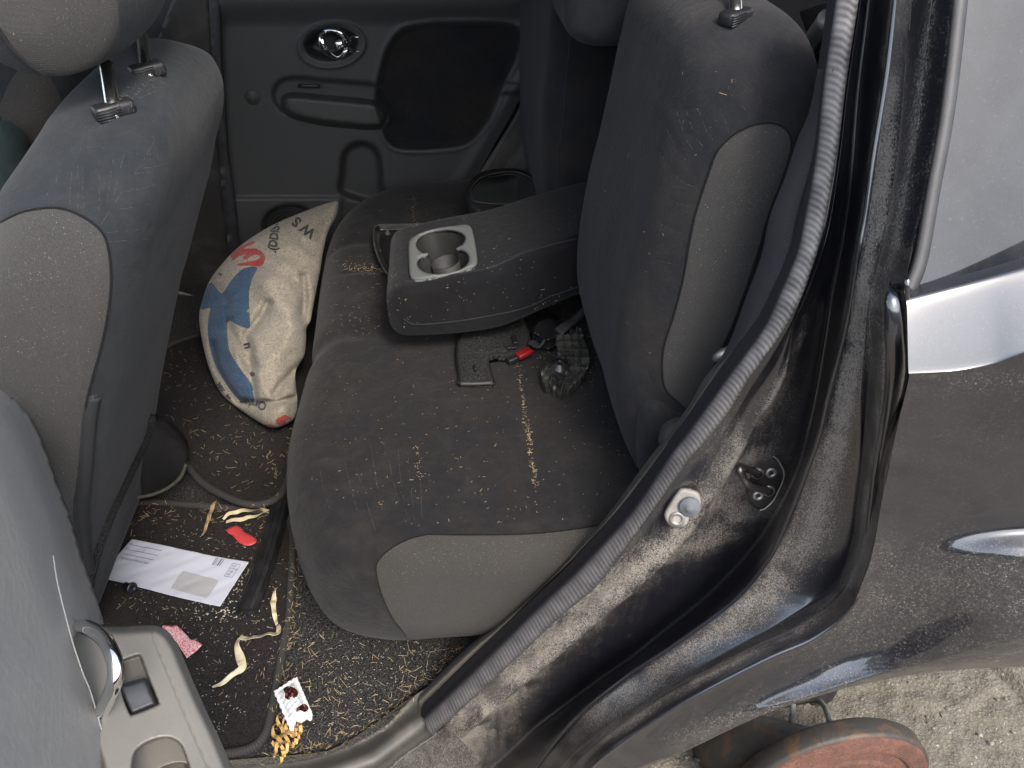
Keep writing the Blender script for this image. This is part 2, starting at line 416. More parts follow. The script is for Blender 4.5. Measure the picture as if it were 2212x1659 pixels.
def m_paint(name, col=(.006, .0065, .010), dustk=1.0, speck=1.0, dcol=(.24, .215, .185), rough=.09, streak=False, wav=.0):
    """black clear-coated body paint under road dust; the 'dust' attribute says how much has settled, plus reflections painted along the jamb bead"""
    t = NT(name); t.set('Base Color', col).set('Roughness', .28).set('Coat Weight', 1.0).set('Coat Roughness', rough).set('Coat IOR', 1.75).set('Specular IOR Level', .6)
    if wav: t.bump(t.noise(6, 2), .1, wav)
    d = t.attr('dust')
    fine = t.ramp(t.noise(520, 4, .8), .34, .66); big = t.noise(34, 6, .75, .8); sv = t.noise(70, 6, .8, .3, co=t.map((.35, .9, .1), (1.0, 1.0, .10)))
    nm = t.mth('ADD', t.mth('MULTIPLY', fine, .34), t.mth('ADD', t.mth('MULTIPLY', big, .33), t.mth('MULTIPLY', sv, .33)))
    k = t.mth('MULTIPLY', t.ramp(t.mth('ADD', nm, t.mth('MULTIPLY', t.mth('SUBTRACT', d, .5), .30)), .47, .70), .72)
    k = t.mth('ADD', k, t.mth('MULTIPLY', d, .10))
    sp = t.mth('MULTIPLY', t.ramp(t.noise(420, 3, .75, 1.0), .58, .63), t.ramp(t.noise(30, 3, .6), .25, .6))
    k = t.mth('ADD', t.mth('MULTIPLY', k, dustk), t.mth('MULTIPLY', t.mth('MULTIPLY', sp, t.mth('ADD', d, .02)), speck))
    k.node.use_clamp = True
    db = t.n.new('ShaderNodeBsdfDiffuse'); db.inputs['Color'].default_value = (*dcol, 1); mx = t.n.new('ShaderNodeMixShader')
    t.L(k, mx.inputs[0]); t.L(t.b.outputs[0], mx.inputs[1]); t.L(db.outputs[0], mx.inputs[2]); t.L(mx.outputs[0], t.n['Material Output'].inputs['Surface'])
    return t.m
def m_carpet(name, a, b, sc=600, st=.9, dist=.003):
    t = NT(name); n = t.ramp(t.noise(sc, 3, .7), .35, .66); c = t.mix(n, a, b); c = t.mix(t.mth('MULTIPLY', t.ramp(t.noise(7, 5, .7, .5), .45, .75), .35), c, (.035, .030, .025))
    t.set('Base Color', c).set('Roughness', 1.0).set('Specular IOR Level', .06); t.bump(n, st, dist); return t.m

VEL = m_velour('black_velour', base=(.0135,.0148,.018), dusty=(.034,.031,.027), stain=(.034,.026,.019))
VEL_CUSH = m_velour('soiled_velour', base=(.0125, .0128, .0142), dusty=(.040, .035, .029), amount=.36, stain=(.019, .0155, .0128), stain_amt=.6)
VEL_BLUE = m_velour('grey_blue_velour', base=(.021, .0245, .028), dusty=(.040, .040, .036), amount=.25, stain=(.014, .016, .018), stain_amt=.5)
VEL_DARK = m_velour('armrest_velour', base=(.0070, .0073, .009), dusty=(.016, .015, .014), amount=.25, stain=(.010, .009, .008), stain_amt=.3)
GREY = m_weave('grey_woven_cloth', col=(.046, .045, .043), sc=2700)
GREYD = m_weave('taupe_woven_cloth', col=(.040, .037, .033), sc=2700)
PL_DARK = m_plastic('charcoal_plastic', (.042, .043, .042), .6, 500, .3, .22, (.055, .05, .042))
PL_BLACK = m_plastic('black_plastic', (.010, .010, .011), .42, 500, .25, .22, (.06, .055, .05))
PL_GREY = m_plastic('warm_grey_grained_plastic', (.215, .214, .208), .55, 110, .9, .30, (.30, .29, .26))
PL_GREY2 = m_plastic('grey_smooth_plastic', (.15, .145, .131), .5, 200, .35, .35, (.22, .205, .175))
PL_BEZ = m_plastic('silver_grey_plastic', (.095, .10, .098), .6, 600, .1, .12)
PL_TRIM = m_plastic('dusty_trim_plastic', (.034, .032, .028), .6, 600, .3, .6, (.13, .12, .10))
CHROME = m_plain('chrome', (.80, .80, .79), .07, 1.0)
CHROME_D = m_plain('dull_chrome', (.80, .79, .75), .22, 1.0, var=.12)
STEEL = m_plain('dirty_steel', (.30, .28, .26), .45, .8, bump=(300, .4, .0008), var=.4)
RUBBER = m_plain('black_rubber', (.020, .020, .022), .55, bump=(500, .3, .0005), var=.25)
SEAL = NT('dusty_lit_ribbed_rubber'); SEAL.set('Base Color', SEAL.mix(SEAL.attr('rib'), (.020, .019, .021), (.27, .26, .255))).set('Roughness', .75).set('Specular IOR Level', .3); SEAL.bump(SEAL.noise(600, 2), .4, .0005); SEAL = SEAL.m
PAINT = m_paint('black_body_paint', dustk=.35, speck=1.6, rough=.05)
PAINT_J = m_paint('black_jamb_paint', dustk=1.0, speck=.55, streak=True, rough=.16)
MAT_CARPET = m_carpet('worn_mat_pile', (.016, .014, .0135), (.044, .039, .036), 500, .8)
FLOOR_C = m_carpet('floor_carpet', (.015, .015, .016), (.105, .10, .095), 420, 1.0, .004)
LINER = m_carpet('speckled_liner', (.006, .006, .006), (.045, .045, .044), 420, .6, .002)
BIND = m_carpet('mat_binding', (.025, .023, .022), (.055, .05, .047), 300, .6, .001)
WHITE = m_plain('white_paper', (.78, .79, .86), .6, bump=(45, .35, .004))
INK = m_plain('grey_ink', (.10, .10, .12), .7)
STRAW = NT('straw'); STRAW.set('Base Color', STRAW.mix(STRAW.noise(30, 2), (.20, .13, .055), (.42, .33, .18))).set('Roughness', .7); STRAW = STRAW.m
HUSK = NT('dry_husk'); HUSK.set('Base Color', HUSK.mix(HUSK.ramp(HUSK.noise(45, 4, .6), .52, .72), (.44, .38, .25), (.16, .075, .025))).set('Roughness', .55).set('Coat Weight', .3); HUSK.bump(HUSK.noise(200, 3), .4, .001); HUSK = HUSK.m
RED_P = m_plain('red_plastic_scrap', (.36, .035, .04), .5, var=.1)
RED_B = m_plain('red_button', (.17, .008, .010), .35)

# ------------------------------------------------------------------ ground (setting)
gx = np.linspace(-1, 1, 2)
def ground():
    # fine displaced sheet below the wheel opening, one wide sheet to the horizon
    n = 260; X, Y = np.meshgrid(np.linspace(-.1, 2.4, n), np.linspace(-.4, 1.9, n)); P = np.stack([X.ravel(), Y.ravel(), np.zeros(n*n)], 1)
    P[:, 2] = vnoise(P, 8)*.020+vnoise(P, 30)*.010+vnoise(P, 75)*.010
    cr, _, _ = dline(P[:, 0], P[:, 1], [(.95, 1.15), (1.03, 1.02), (1.02, .93), (1.10, .85), (1.13, .78), (1.3, .7)], False); P[:, 2] -= .03*np.exp(-(cr/.012)**2)
    e = np.minimum.reduce([P[:, 0]+.1, 2.4-P[:, 0], P[:, 1]+.4, 1.9-P[:, 1]]); P[:, 2] = P[:, 2]*sst(0, .1, e)+.012*sst(0, .02, e)
    t = NT('gritty_concrete'); n1 = t.noise(5, 5, .6); v = t.vor(130); v2 = t.vor(310); c = t.mix(t.ramp(n1, .3, .7), (.095, .084, .064), (.135, .120, .092)); c = t.mix(t.ramp(t.noise(.9, 5, .7), .42, .6), c, t.mix(.45, c, (.05, .045, .03)))
    c = t.mix(t.ramp(v, .1, .62), t.mix(.4, c, (.22, .20, .16)), t.mix(.35, c, (.12, .105, .085))); c = t.mix(t.mth('MULTIPLY', t.ramp(t.noise(160, 3, .7), .55, .7), .6), c, (.12, .105, .085)); c = t.mix(t.ramp(t.noise(260, 2), .68, .72), c, (.34, .32, .28))
    t.set('Base Color', c).set('Roughness', .95); b = t.bump(t.mth('MULTIPLY', v, -1.0), .55, .004); t.bump(v2, .5, .003, b)
    mk('ground', P, grid_faces(n, n), t.m, kind='structure', label='sunlit gritty grey concrete ground under the car')
    S = 150; mk('surrounding_ground', [(-S, -S, -.02), (S, -S, -.02), (S, S, -.02), (-S, S, -.02)], [(0, 1, 2, 3)], t.m, kind='structure', smooth=False)
    mb = MB()
    for i in range(900):
        c_ = np.array([random.uniform(.2, 2.2), random.uniform(.4, 1.8), .012]); r = random.choice([.002, .003, .003, .004, .006])*random.uniform(.7, 1.4)
        bm = bmesh.new(); bmesh.ops.create_icosphere(bm, subdivisions=1, radius=r); V = np.array([v.co for v in bm.verts])*(1+.5*(RNG.random((12+0 if len(bm.verts) == 12 else len(bm.verts), 1))-.5))*np.array([1.2, 1, .7]); F = [tuple(v.index for v in f.verts) for f in bm.faces]; bm.free(); mb.add((V+c_, F))
    mb.mk('loose_grit', m_plain('grit', (.18, .168, .14), .9, var=.5), kind='stuff', label='loose pale grit scattered on the concrete', smooth=False)
ground()
def hedge():  # unseen hedge, added behind the camera for dark reflections in the paint
    nx, nz = 170, 50; X, T = np.meshgrid(np.linspace(-22, 22, nx), np.linspace(0, 1, nz)); a = T.ravel()*math.pi*.9; P = np.stack([X.ravel(), -6.2-1.4*(1-np.cos(a)), 1.9*np.sin(a)**.8-.02], 1)
    h = vnoise(P, .45)*1.1+vnoise(P, 1.6)*.6+vnoise(P, 4.5)*.3; P[:, 2] += np.abs(h)*np.sin(a)*1.3; P[:, 1] += h*.6
    t = NT('hedge_leaves'); t.set('Base Color', t.mix(t.ramp(t.noise(6, 5, .8), .4, .62), (.012,.020,.010), (.055,.085,.030))).set('Roughness', .8); t.bump(t.noise(14, 5, .8), 1.0, .12)
    mk('hedge', P, grid_faces(nz, nx, flip=True), t.m, label='tall dark hedge added to be mirrored in the black car paint', category='hedge')
hedge()

# ================================================================== THE CAR
CARO = (0.2, 1.25, 0)
car = empty('car', CARO, 'black car seen through its open rear door, dusty jamb, wheel off, grey and black seats', 'car')

# ---------------- floor and inner shell
def plane_xy(x0, x1, y0, y1, z, n=2): X, Y = np.meshgrid(np.linspace(x0, x1, n), np.linspace(y0, y1, n)); return np.stack([X.ravel(), Y.ravel(), np.full(n*n, z)], 1), grid_faces(n, n)
V, F = plane_xy(-1.5, .25, .62, 2.1, .33, 110)
V[:, 1] += .10*sst(-.25, -.05, V[:, 0])*sst(1.1, .62, V[:, 1]); V[:, 2] += vnoise(V, 9)*.006+.05*np.exp(-((V[:, 1]-1.42)/.14)**2); V[:, 2] += .11*sst(.02, .12, V[:, 0])*0
V, F, _ = thicken(V, F, (0, 0, -.02)); mk('floor_carpet', V, F, FLOOR_C, car)
mb = MB(); mb.add(box((-.55, 2.11, 1.0), 2.4, .02, 1.9)); mb.mk('body_side', PL_BLACK, car, smooth=False)
mk('roof_panel', *box((0, 1.47, 1.64), 2.6, 1.20, .03, bev=.01), m_plain('pale_headliner', (.32,.31,.29), .95), car)
mk('cargo_floor', *box((.98, 1.38, .70), .9, 1.3, .02), FLOOR_C, car)
mk('seat_riser', *box((.10, 1.45, .385), .30, 1.05, .09), FLOOR_C, car)
mk('tailgate_panel', *box((1.5, 1.38, .95), .03, 1.4, .9), PL_BLACK, car)

# ---------------- far door
def far_door():
    D = empty('far_rear_door', (-.1, 2.05, .3), None, None, car); D['label'] = 'closed rear door on the far side'
    ins = smooth_poly([(896,57),(936,52),(1000,50),(1070,51),(1112,57),(1128,74),(1123,97),(1108,140),(1090,176),(1070,225),(1053,261),(1026,295),(996,314),(936,321),(880,322),(850,316),(832,295),(822,262),(812,225),(815,181),(832,117),(849,84),(869,64)], 90)
    ell = np.array([(716+72*math.cos(a)-6*math.sin(a), 97+50*math.sin(a)) for a in np.linspace(0, 2*math.pi, 60, endpoint=False)])
    ell2 = np.array([(715+60*math.cos(a)-5*math.sin(a), 95+38*math.sin(a)) for a in np.linspace(0, 2*math.pi, 50, endpoint=False)])
    pod = smooth_poly([(588,205),(600,178),(632,166),(690,170),(760,176),(812,182),(836,198),(848,232),(842,262),(820,276),(770,276),(700,268),(640,254),(605,238)], 70)
    podin = smooth_poly([(606,215),(616,202),(640,199),(720,206),(800,214),(828,224),(840,245),(838,266),(815,281),(760,279),(690,271),(630,256),(610,238)], 60)
    arch = smooth_poly([(737,420),(735,370),(738,335),(752,314),(780,305),(806,313),(822,335),(826,365),(828,395),(826,440)], 50)
    spk = np.array([(626+62*math.cos(a), 487+46*math.sin(a)) for a in np.linspace(0, 2*math.pi, 50, endpoint=False)])
    out = [(470,-40),(1165,-60),(1158,60),(1152,165),(1128,205),(1102,252),(1075,300),(1048,348),(1022,395),(985,450),(960,560),(540,640),(517,520),(505,430),(494,335),(484,200)]
    def W(x, y):
        Y = np.full(np.shape(x), 2.05)+.00004*(y-200)*0
        Y = Y+.022*sst(-6, 10, sdf(x, y, ins)) - .006*np.exp(-(sdf(x, y, ins)+5)**2/20)
        Y = Y-.03*sst(60, 0, y)*1.0                                              # upper roll towards the window sill
        e = sdf(x, y, ell); Y = Y-.008*np.exp(-((e-2)/4)**2)+.0*e
        Y = Y+.035*sst(0, 22, sdf(x, y, ell2))
        Y = Y+.02*sst(-4, 8, sdf(x, y, pod))-.075*sst(0, 15, sdf(x, y, podin))
        Y = Y+.045*sst(-4, 14, sdf(x, y, arch))+.03*sst(-2, 8, sdf(x, y, spk))
        Y = Y-.012*sst(424, 432, y)*sst(740, 735, x)
        d, _, _ = dline(x, y, [(1158,60),(1152,165),(1102,252),(1048,348),(985,450)], False); Y = Y-.012*np.exp(-((d-22)/16)**2)-.014*sst(176, 184, y)*sst(206, 198, y)*sst(60, 40, d)
        Y = Y-.0025*np.exp(-((y-427)/2.5)**2)*(x < 745)
        return py_(x, y, Y)
    V, F, ids, P = hfield(out, W, 5.0, [ins, ell2, podin])
    F = np.array(F, dtype=object)
    def sub(k): return compact(V, [f for f, i in zip(F, ids) if i in k])
    v, f = sub([0]); mk('door_panel', v, f, PL_DARK, D)
    v, f = sub([1]); mk('fabric_insert', v, f, VEL, D)
    v, f = sub([2]); mk('handle_cup', v, f, m_plastic('handle_cup_plastic', (.02, .02, .021), .35, 500, .1, .1), D)
    v, f = sub([3]); mk('armrest_pod', v, f, m_plastic('pod_plastic', (.050,.051,.048), .55, 500, .3, .25, (.06, .055, .05)), D)
    rim = [tuple(p) for p in ell]; t = bvh(V, [tuple(q) for q in F])
    mk('handle_bezel', *tube_on(t, rim[::4], .0022, 6, 120, 0, True), PL_DARK, D)
    # chrome pull: ring seen edge on and its hinge fork
    c = py_(715, 96, 2.045)
    def q(x, y, Y=2.04): return py_(x, y, Y)
    h = MB()
    ring = [q(692,70,2.035), q(690,85,2.03), q(697,108,2.025), q(710,118,2.03), q(716,104,2.03), q(712,84,2.035), q(705,70,2.04), q(697,66,2.04)]
    h.add(tube([q(703,68), q(694,78,2.028), q(696,98,2.022), q(708,115,2.028), q(728,125)], [.006,.009,.010,.009,.005], 12, m=30, flat=.6))
    h.add(tube([q(700,67), q(722,66,2.03), q(740,74,2.03), q(750,88,2.035), q(760,82,2.045), q(777,80,2.05)], [.004,.005,.006,.007,.005,.004], 12, m=30))
    h.add(tube([q(728,125), q(740,120,2.03), q(750,108,2.03), q(760,110,2.045), q(778,112,2.05)], [.004,.006,.007,.005,.004], 12, m=30))
    h.add(lathe(q(734,97,2.045), (0, -1, 0), [(.001,.006),(.010,.005),(.014,0),(.015,-.01)], 24))
    h.mk('door_handle', CHROME, D)
    mk('lock_button', *lathe(q(545,211,2.048), (0,-1,0), [(.001,.004),(.009,.004),(.011,.001),(.017,.001),(.019,-.002),(.019,-.02)], 30), PL_DARK, D)
    g = MB()
    for k in range(7):
        rr = 60-k*8; 
        if rr > 4: g.add(tube(np.array([q(626+rr*math.cos(a), 487+rr*.74*math.sin(a), 2.06) for a in np.linspace(0, 2*math.pi, 40, endpoint=False)]), .002, 5, closed=True))
    g.mk('speaker_grille', PL_BLACK, D)
    mk('switch_recess', *thicken(*hfield([(643,182),(690,184),(690,190),(643,189)], lambda x, y: py_(x, y, 2.051), 5)[:2], (0, .004, 0))[:2], PL_BLACK, D)
far_door()
# shut line, middle pillar and the body trim behind the far seat
def px_sheet(name, poly, Y, mat, parent=car, th=.012, sp=12, fn=None, **k):
    V, F, ids, P = hfield(poly, (lambda x, y: py_(x, y, Y)) if fn is None else fn, sp); V, F, _ = thicken(V, F, (0, th, 0)); return mk(name, V, F, mat, parent, **k)
px_sheet('middle_pillar_trim', [(385,-40),(452,-40),(462,150),(474,330),(492,520),(500,640),(300,640),(300,200)], 2.035, m_plastic('brown_black_plastic', (.022,.020,.018), .5, 400, .2, .2))
px_sheet('pillar_rubber_seal', [(449,-40),(472,-40),(480,150),(492,330),(506,430),(528,640),(505,640),(480,430),(466,250),(456,100)], 2.022, RUBBER)
px_sheet('far_front_door', [(-150,-60),(120,-60),(387,-60),(392,200),(360,500),(330,760),(-150,760)], 2.09, m_plastic('far_plastic', (.028, .031, .031), .5, 400, .2, .2))
px_sheet('far_body_trim', [(1165,150),(1150,190),(1090,290),(1030,385),(1000,430),(1100,470),(1215,460),(1225,200)], 0, PL_TRIM, fn=lambda x, y: py_(x, y, 2.03-.03*sst(0, 40, (x-1165)+(y-190)*.75*0+((y-250)*.62)+0)))
px_sheet('far_sill_trim', [(300,600),(420,640),(560,640),(560,760),(300,780)], 1.98, PL_BLACK)

# ---------------- passenger front seat (far side)
PS = empty('far_front_seat', (-.85, 1.7, .35), None, None, car); PS['label'] = 'front seat on the far side with its dark folded armrest'
V, F = solid('z', [(.55,-1.05,-.85,1.44,1.95),(.85,-.98,-.76,1.44,1.95),(1.0,-.92,-.70,1.46,1.95),(1.09,-.87,-.67,1.50,1.92),(1.12,-.84,-.68,1.56,1.86)], 40, (.03,.03), rads=(.06,)*4)
poly = smooth_poly([(-60,330),(0,225),(20,180),(52,140),(95,150),(130,210),(160,330),(175,430),(120,520),(-60,560)], 60)
V2, Fr, Fi = split(V, F, poly); v, f = compact(V2, Fr); mk('backrest', v, f, VEL_BLUE, PS)
if Fi: v, f = compact(V2, Fi); mk('side_panel', v, f, GREYD, PS)
V, F = solid('z', [(.6,-.86,-.78,1.36,1.43),(.8,-.86,-.765,1.36,1.43),(.95,-.83,-.74,1.36,1.43),(1.04,-.80,-.72,1.36,1.43)], 30, (.03,.045), rads=(.03,)*4); mk('folded_armrest', V, F, m_velour('teal_black_velour', (.014,.024,.024), (.04,.05,.048), .3, (.01,.015,.015), .3), PS)
V, F = solid('x', [(-1.5,1.45,1.95,.45,.66),(-.85,1.45,1.95,.45,.62)], 10, (.04,.04)); mk('cushion', V, F, VEL_BLUE, PS)

# ---------------- near front seat
FS = empty('front_seat', (-.7, .98, .35), None, None, car); FS['label'] = 'near front seat, its reclined grey and black back facing the bench'
def fdisp(V):
    V = V.copy(); V[:, 0] += vnoise(V, 9)*.006
    X, Y, D = proj(V)
    for pl, w, h in [([(300,175),(330,200),(330,235),(290,232)], 16, .004)]:
        d, _, _ = dline(X, Y, pl, False); V[:, 0] -= h*np.exp(-(d/w)**2)
    for pl in [[(222,500),(262,445),(300,400),(325,345)], [(234,520),(270,500),(330,487),(370,480)], [(238,560),(300,545),(372,530)], [(236,600),(300,583),(360,570)], [(170,340),(172,420),(166,450)], [(196,325),(194,390),(193,470)],[(222,330),(214,390),(205,470)]]:
        d, _, _ = dline(X, Y, pl, False); V[:, 0] -= .0022*np.exp(-(d/3.0)**2)
    return V
V, F = solid('z', [(.36,-.87,-.64,.77,1.18),(.45,-.84,-.615,.755,1.19),(.57,-.80,-.56,.75,1.2),(.72,-.73,-.50,.75,1.2),(.86,-.66,-.44,.75,1.2),(.97,-.60,-.385,.75,1.2),(1.08,-.53,-.335,.755,1.2),(1.15,-.48,-.305,.78,1.19),(1.20,-.44,-.305,.84,1.17),(1.235,-.41,-.325,.92,1.12)], 150, (.03,.03), 16, 14, rads=(.07,.05,.05,.07), disp=fdisp)
gp = smooth_poly([(-90,560),(-40,500),(0,480),(50,457),(110,448),(151,455),(191,475),(221,502),(234,536),(240,590),(238,640),(231,690),(218,750),(198,823),(181,883),(174,940),(170,990),(162,1060),(157,1103),(165,1180),(175,1260),(0,1500),(-200,1400)], 150)
V2, Fr, Fi = split(V, F, gp, cond=lambda V: V[:, 1] < .95, thr=4.5)
v, f = compact(V2, Fr); fs_back = bvh(V2, F); mk('backrest', v, f, VEL_BLUE, FS, label='grey-blue velour backrest cover with dusty creases')
v, f = compact(V2, Fi); mk('side_panel', v, f, GREY, FS)
mk('side_panel_seam', *tube_on(fs_back, [(0,480),(50,457),(110,448),(151,455),(191,475),(221,502),(234,536),(240,590),(238,640),(231,690),(218,750),(198,823),(184,880)], .0016, 6, 120, 0), VEL_DARK, FS)
z = MB()
zl = [(196,855),(188,900),(183,960),(178,1020),(172,1090),(176,1150),(182,1200),(190,1240)]
zr = [(p[0]+13-i*.6, p[1]-2) for i, p in enumerate(zl)]
z.add(tube_on(fs_back, [(p[0]+6, p[1]) for p in zl], .0085, 8, 80, -.0055)); z.add(tube_on(fs_back, zl, .0016, 8, 80, 0)).add(tube_on(fs_back, zr, .0012, 6, 80, .0005), 0)
za = cat(np.array([(p[0]+6, p[1]) for p in zl], float), 230)
for i, (a, b) in enumerate(za):
    h = hit(fs_back, a+(1.5 if i % 2 else -1.5), b, .0015)
    if h is not None: z.add(box(h, .0018, .0018, .0011), 1)
z.mk('zipper', [m_plain('zip_tape', (.014,.015,.017), .9), m_plain('zip_teeth', (.045,.047,.05), .45)], FS)
# rear board edge of carpeted hardboard
e = [(336,905),(318,955),(296,1003),(272,1055),(246,1110),(224,1165),(208,1215),(199,1262)]
ev = np.array([(lambda h: h if h is not None else py_(a, b, 1.06-.02*i))(hit(fs_back, a-9, b, .004)) for i, (a, b) in enumerate(e)]); ev = cat(ev, 9)
mk('board_edge', *tube(ev, .0105, 10, m=60, flat=.6), LINER, FS)
px_sheet('rear_board', [(336,905),(296,1003),(246,1110),(199,1262),(150,1262),(150,1000),(250,880)], 0, LINER, FS, fn=lambda x, y: py_(x, y, 1.10-.00028*(y-905)), th=.01)
# headrest
V, F = solid('y', [(.835,-.465,-.330,1.280,1.47),(.86,-.48,-.310,1.257,1.49),(.97,-.485,-.300,1.253,1.50),(1.05,-.475,-.308,1.257,1.49),(1.09,-.45,-.325,1.28,1.47)], 50, (.03,.03), 14, 12, rads=(.095,.085,.05,.05))
hp = smooth_poly([(248,-60),(256,20),(259,67),(258,110),(246,150),(218,172),(177,180),(134,175),(84,154),(33,113),(-5,60),(-60,-20),(-60,-120),(240,-120)], 90)
V2, Fr, Fi = split(V, F, hp, cond=lambda V: V[:, 1] < .90, thr=5)
v, f = compact(V2, Fr); mk('headrest', v, f, VEL_BLUE, FS)
v, f = compact(V2, Fi); mk('headrest_side_panel', v, f, GREY, FS)
t = bvh(V, F)
try: mk('headrest_piping', *tube_on(t, [(-20,40),(0,66),(33,112),(84,153),(134,174),(177,179),(215,173)], .0025, 6, 60, 0), VEL, FS)
except Exception: pass
def guide(cx, cy, Y, S, parent, post_to, tree=None):
    flip = 1; h_ = hit(tree, cx, cy, .002); c = h_ if h_ is not None else py_(cx, cy, Y); Xd = np.array([.25, 0, .97]); g = MB()
    u = np.array([.93*flip, .3, -.05])
    g.add(box(c, .034*S, .018*S, .014*S, X=(.8, .55, .05), Y=(-.55, .8, 0), bev=.004*S))
    nrm = np.array([0, 0, 1.0])
    for k in range(5): g.add(box(c+np.array([.0, -.0105*S, .004*S-.0022*k*S]), .020*S, .002, .0009, X=(.8, .55, .05), Y=(-.55, .8, 0)))
    g.mk('post_guide', PL_BLACK, parent)
    mk('headrest_post', *tube([c+np.array([0, 0, -.02]), c+np.array([0, 0, .002]), post_to], .0062*S, 16, m=12), CHROME_D, parent)
guide(246, 238, .93, 1.25, FS, py_(230, 140, .935), fs_back)
guide(318, 152, 1.08, 1.15, FS, py_(308, 80, 1.08), fs_back)
V, F = solid('x', [(-1.4,.75,1.22,.42,.66),(-.8,.75,1.22,.42,.60)], 10, (.04,.04)); mk('cushion', V, F, VEL_BLUE, FS)
px_sheet('seat_rail_cover', smooth_poly([(255,1000),(300,935),(345,925),(390,965),(401,1000),(385,1035),(345,1062),(300,1076),(262,1078)], 50), 0, PL_BLACK, FS, fn=lambda x, y: py_(x, y, 1.13+.03*sst(300, 400, x)), th=.03, sp=8)
mk('seat_rail_rim', *tube([py_(292,1075,1.11), py_(330,1068,1.11), py_(365,1052,1.115), py_(390,1030,1.12), py_(402,1002,1.13)], .0035, 8, m=30), PL_TRIM, FS)

# ---------------- rear bench
RS = empty('rear_bench', (.05, 1.38, .4), None, None, car); RS['label'] = 'rear bench seat strewn with straw, its centre armrest folded down'
def cdisp(V):
    V = V.copy(); top = sst(.60, .65, V[:, 2]); X, Y, D = proj(V)
    V[:, 2] += top*(.010*np.exp(-((V[:, 1]-1.0)/.14)**2)+.008*np.exp(-((V[:, 1]-1.75)/.18)**2)-.006*np.exp(-((V[:, 1]-1.26)/.025)**2)-.004*np.exp(-((V[:, 1]-1.62)/.02)**2))
    V[:, 0] -= sst(-.1, -.28, V[:, 0])*(.012*np.exp(-((V[:, 1]-.98)/.17)**2)-.008*np.exp(-((V[:, 1]-1.24)/.03)**2))
    d, _, _ = dline(X, Y, [(1120,780),(1130,860),(1142,950),(1157,1045)], False); V[:, 2] -= .006*np.exp(-(d/5)**2)*top
    d, _, _ = dline(X, Y, [(740,588),(790,583),(850,590)], False); V[:, 2] -= .005*np.exp(-(d/5)**2)*top
    d, _, _ = dline(X, Y, [(892,430),(894,490)], False); V[:, 2] -= .005*np.exp(-(d/4)**2)*top
    V += vnoise(V, 14)[:, None]*np.array([.002, 0, .005])
    for pl in [[(838,980),(850,1040),(868,1110)], [(800,960),(815,1050),(830,1120)], [(903,950),(908,1040),(912,1120)], [(880,960),(886,1040),(896,1130)], [(770,1010),(790,1080),(812,1150)]]:
        d, _, _ = dline(X, Y, pl, False); V[:, 2] -= .0016*np.exp(-(d/2.8)**2)*top
    return V
V, F = solid('y', [(.700,-.140,.36,.455,.655),(.75,-.225,.36,.405,.658),(.84,-.265,.36,.40,.66),(1.0,-.285,.36,.43,.66),(1.3,-.29,.36,.43,.66),(1.6,-.30,.36,.43,.66),(1.75,-.295,.36,.44,.66),(1.86,-.26,.36,.45,.66),(1.95,-.18,.36,.46,.655),(2.02,-.06,.36,.48,.64)], 260, (.045,.05), 44, 14, rads=(.10,.04,.02,.085), disp=cdisp)
gp = cat([(895,1400),(879,1377),(849,1337),(825,1287),(813,1240),(816,1212),(846,1183),(886,1163),(923,1154),(1003,1155),(1137,1153),(1237,1143),(1310,1131),(1420,1110),(1500,1200),(1300,1420),(1050,1500)], 160, closed=True)
gp = np.vstack([cat([(895,1420),(879,1377),(849,1337),(825,1287),(813,1240),(816,1212),(846,1183),(886,1163),(923,1154)], 60), cat([(935,1154),(1003,1155),(1137,1153),(1237,1143),(1310,1131),(1420,1110)], 60), [(1500,1200),(1300,1420),(1050,1500)]])
V2, Fr, Fi = split(V, F, gp, cond=lambda V: V[:, 1] < .9, thr=4)
CUSH = bvh(V2, F); v, f = compact(V2, Fr); mk('bench_cushion', v, f, VEL_CUSH, RS); v, f = compact(V2, Fi); mk('cushion_side_panel', v, f, GREYD, RS)
mk('side_panel_seam', *tube_on(CUSH, gp[:112], .0017, 6, 150, 0), VEL_DARK, RS)

def bdisp(V):
    V = V.copy(); X, Y, D = proj(V); fr = sst(.33, .24, V[:, 0])
    V[:, 0] += vnoise(V, 11)*.006
    for pl in [[(1455,215),(1478,290),(1500,330)],[(1480,230),(1500,290),(1520,318)],[(1510,240),(1525,280),(1545,310)],[(1420,230),(1455,310),(1495,370)],[(1555,235),(1570,270),(1575,288)],[(1425,330),(1465,385),(1500,405)],[(1430,420),(1465,440),(1488,445)],[(1420,480),(1455,500),(1475,505)],[(1415,560),(1450,570),(1468,570)]]:
        d, _, _ = dline(X, Y, pl, False); w = .0008*np.exp(-(d/4)**2); V[:, 0] += w; V[:, 1] += w*.7
    return V
V, F = solid('z', [(.58,.31,.46,.80,1.15),(.68,.258,.44,.785,1.185),(.76,.228,.43,.782,1.2),(.84,.213,.42,.78,1.205),(.97,.218,.41,.78,1.205),(1.1,.235,.405,.78,1.2),(1.2,.25,.405,.785,1.2),(1.26,.262,.40,.805,1.2),(1.305,.28,.385,.86,1.18)], 170, (.02,.03), 16, 16, rads=(.075,.035,.04,.06), disp=bdisp)
gp = cat([(1561,312),(1588,288),(1631,268),(1671,265),(1698,278),(1710,302),(1705,340),(1685,400),(1658,469),(1635,554),(1590,683),(1561,750),(1521,834),(1490,885),(1466,870),(1440,845),(1431,810),(1434,749),(1455,683),(1476,602),(1488,530),(1503,460),(1522,400),(1545,335)], 170, closed=True)
V2, Fr, Fi = split(V, F, gp, cond=lambda V: V[:, 1] < 1.0, thr=4.5)
BKT = bvh(V2, F); v, f = compact(V2, Fr); mk('near_backrest', v, f, VEL, RS); v, f = compact(V2, Fi); mk('backrest_side_panel', v, f, GREY, RS)
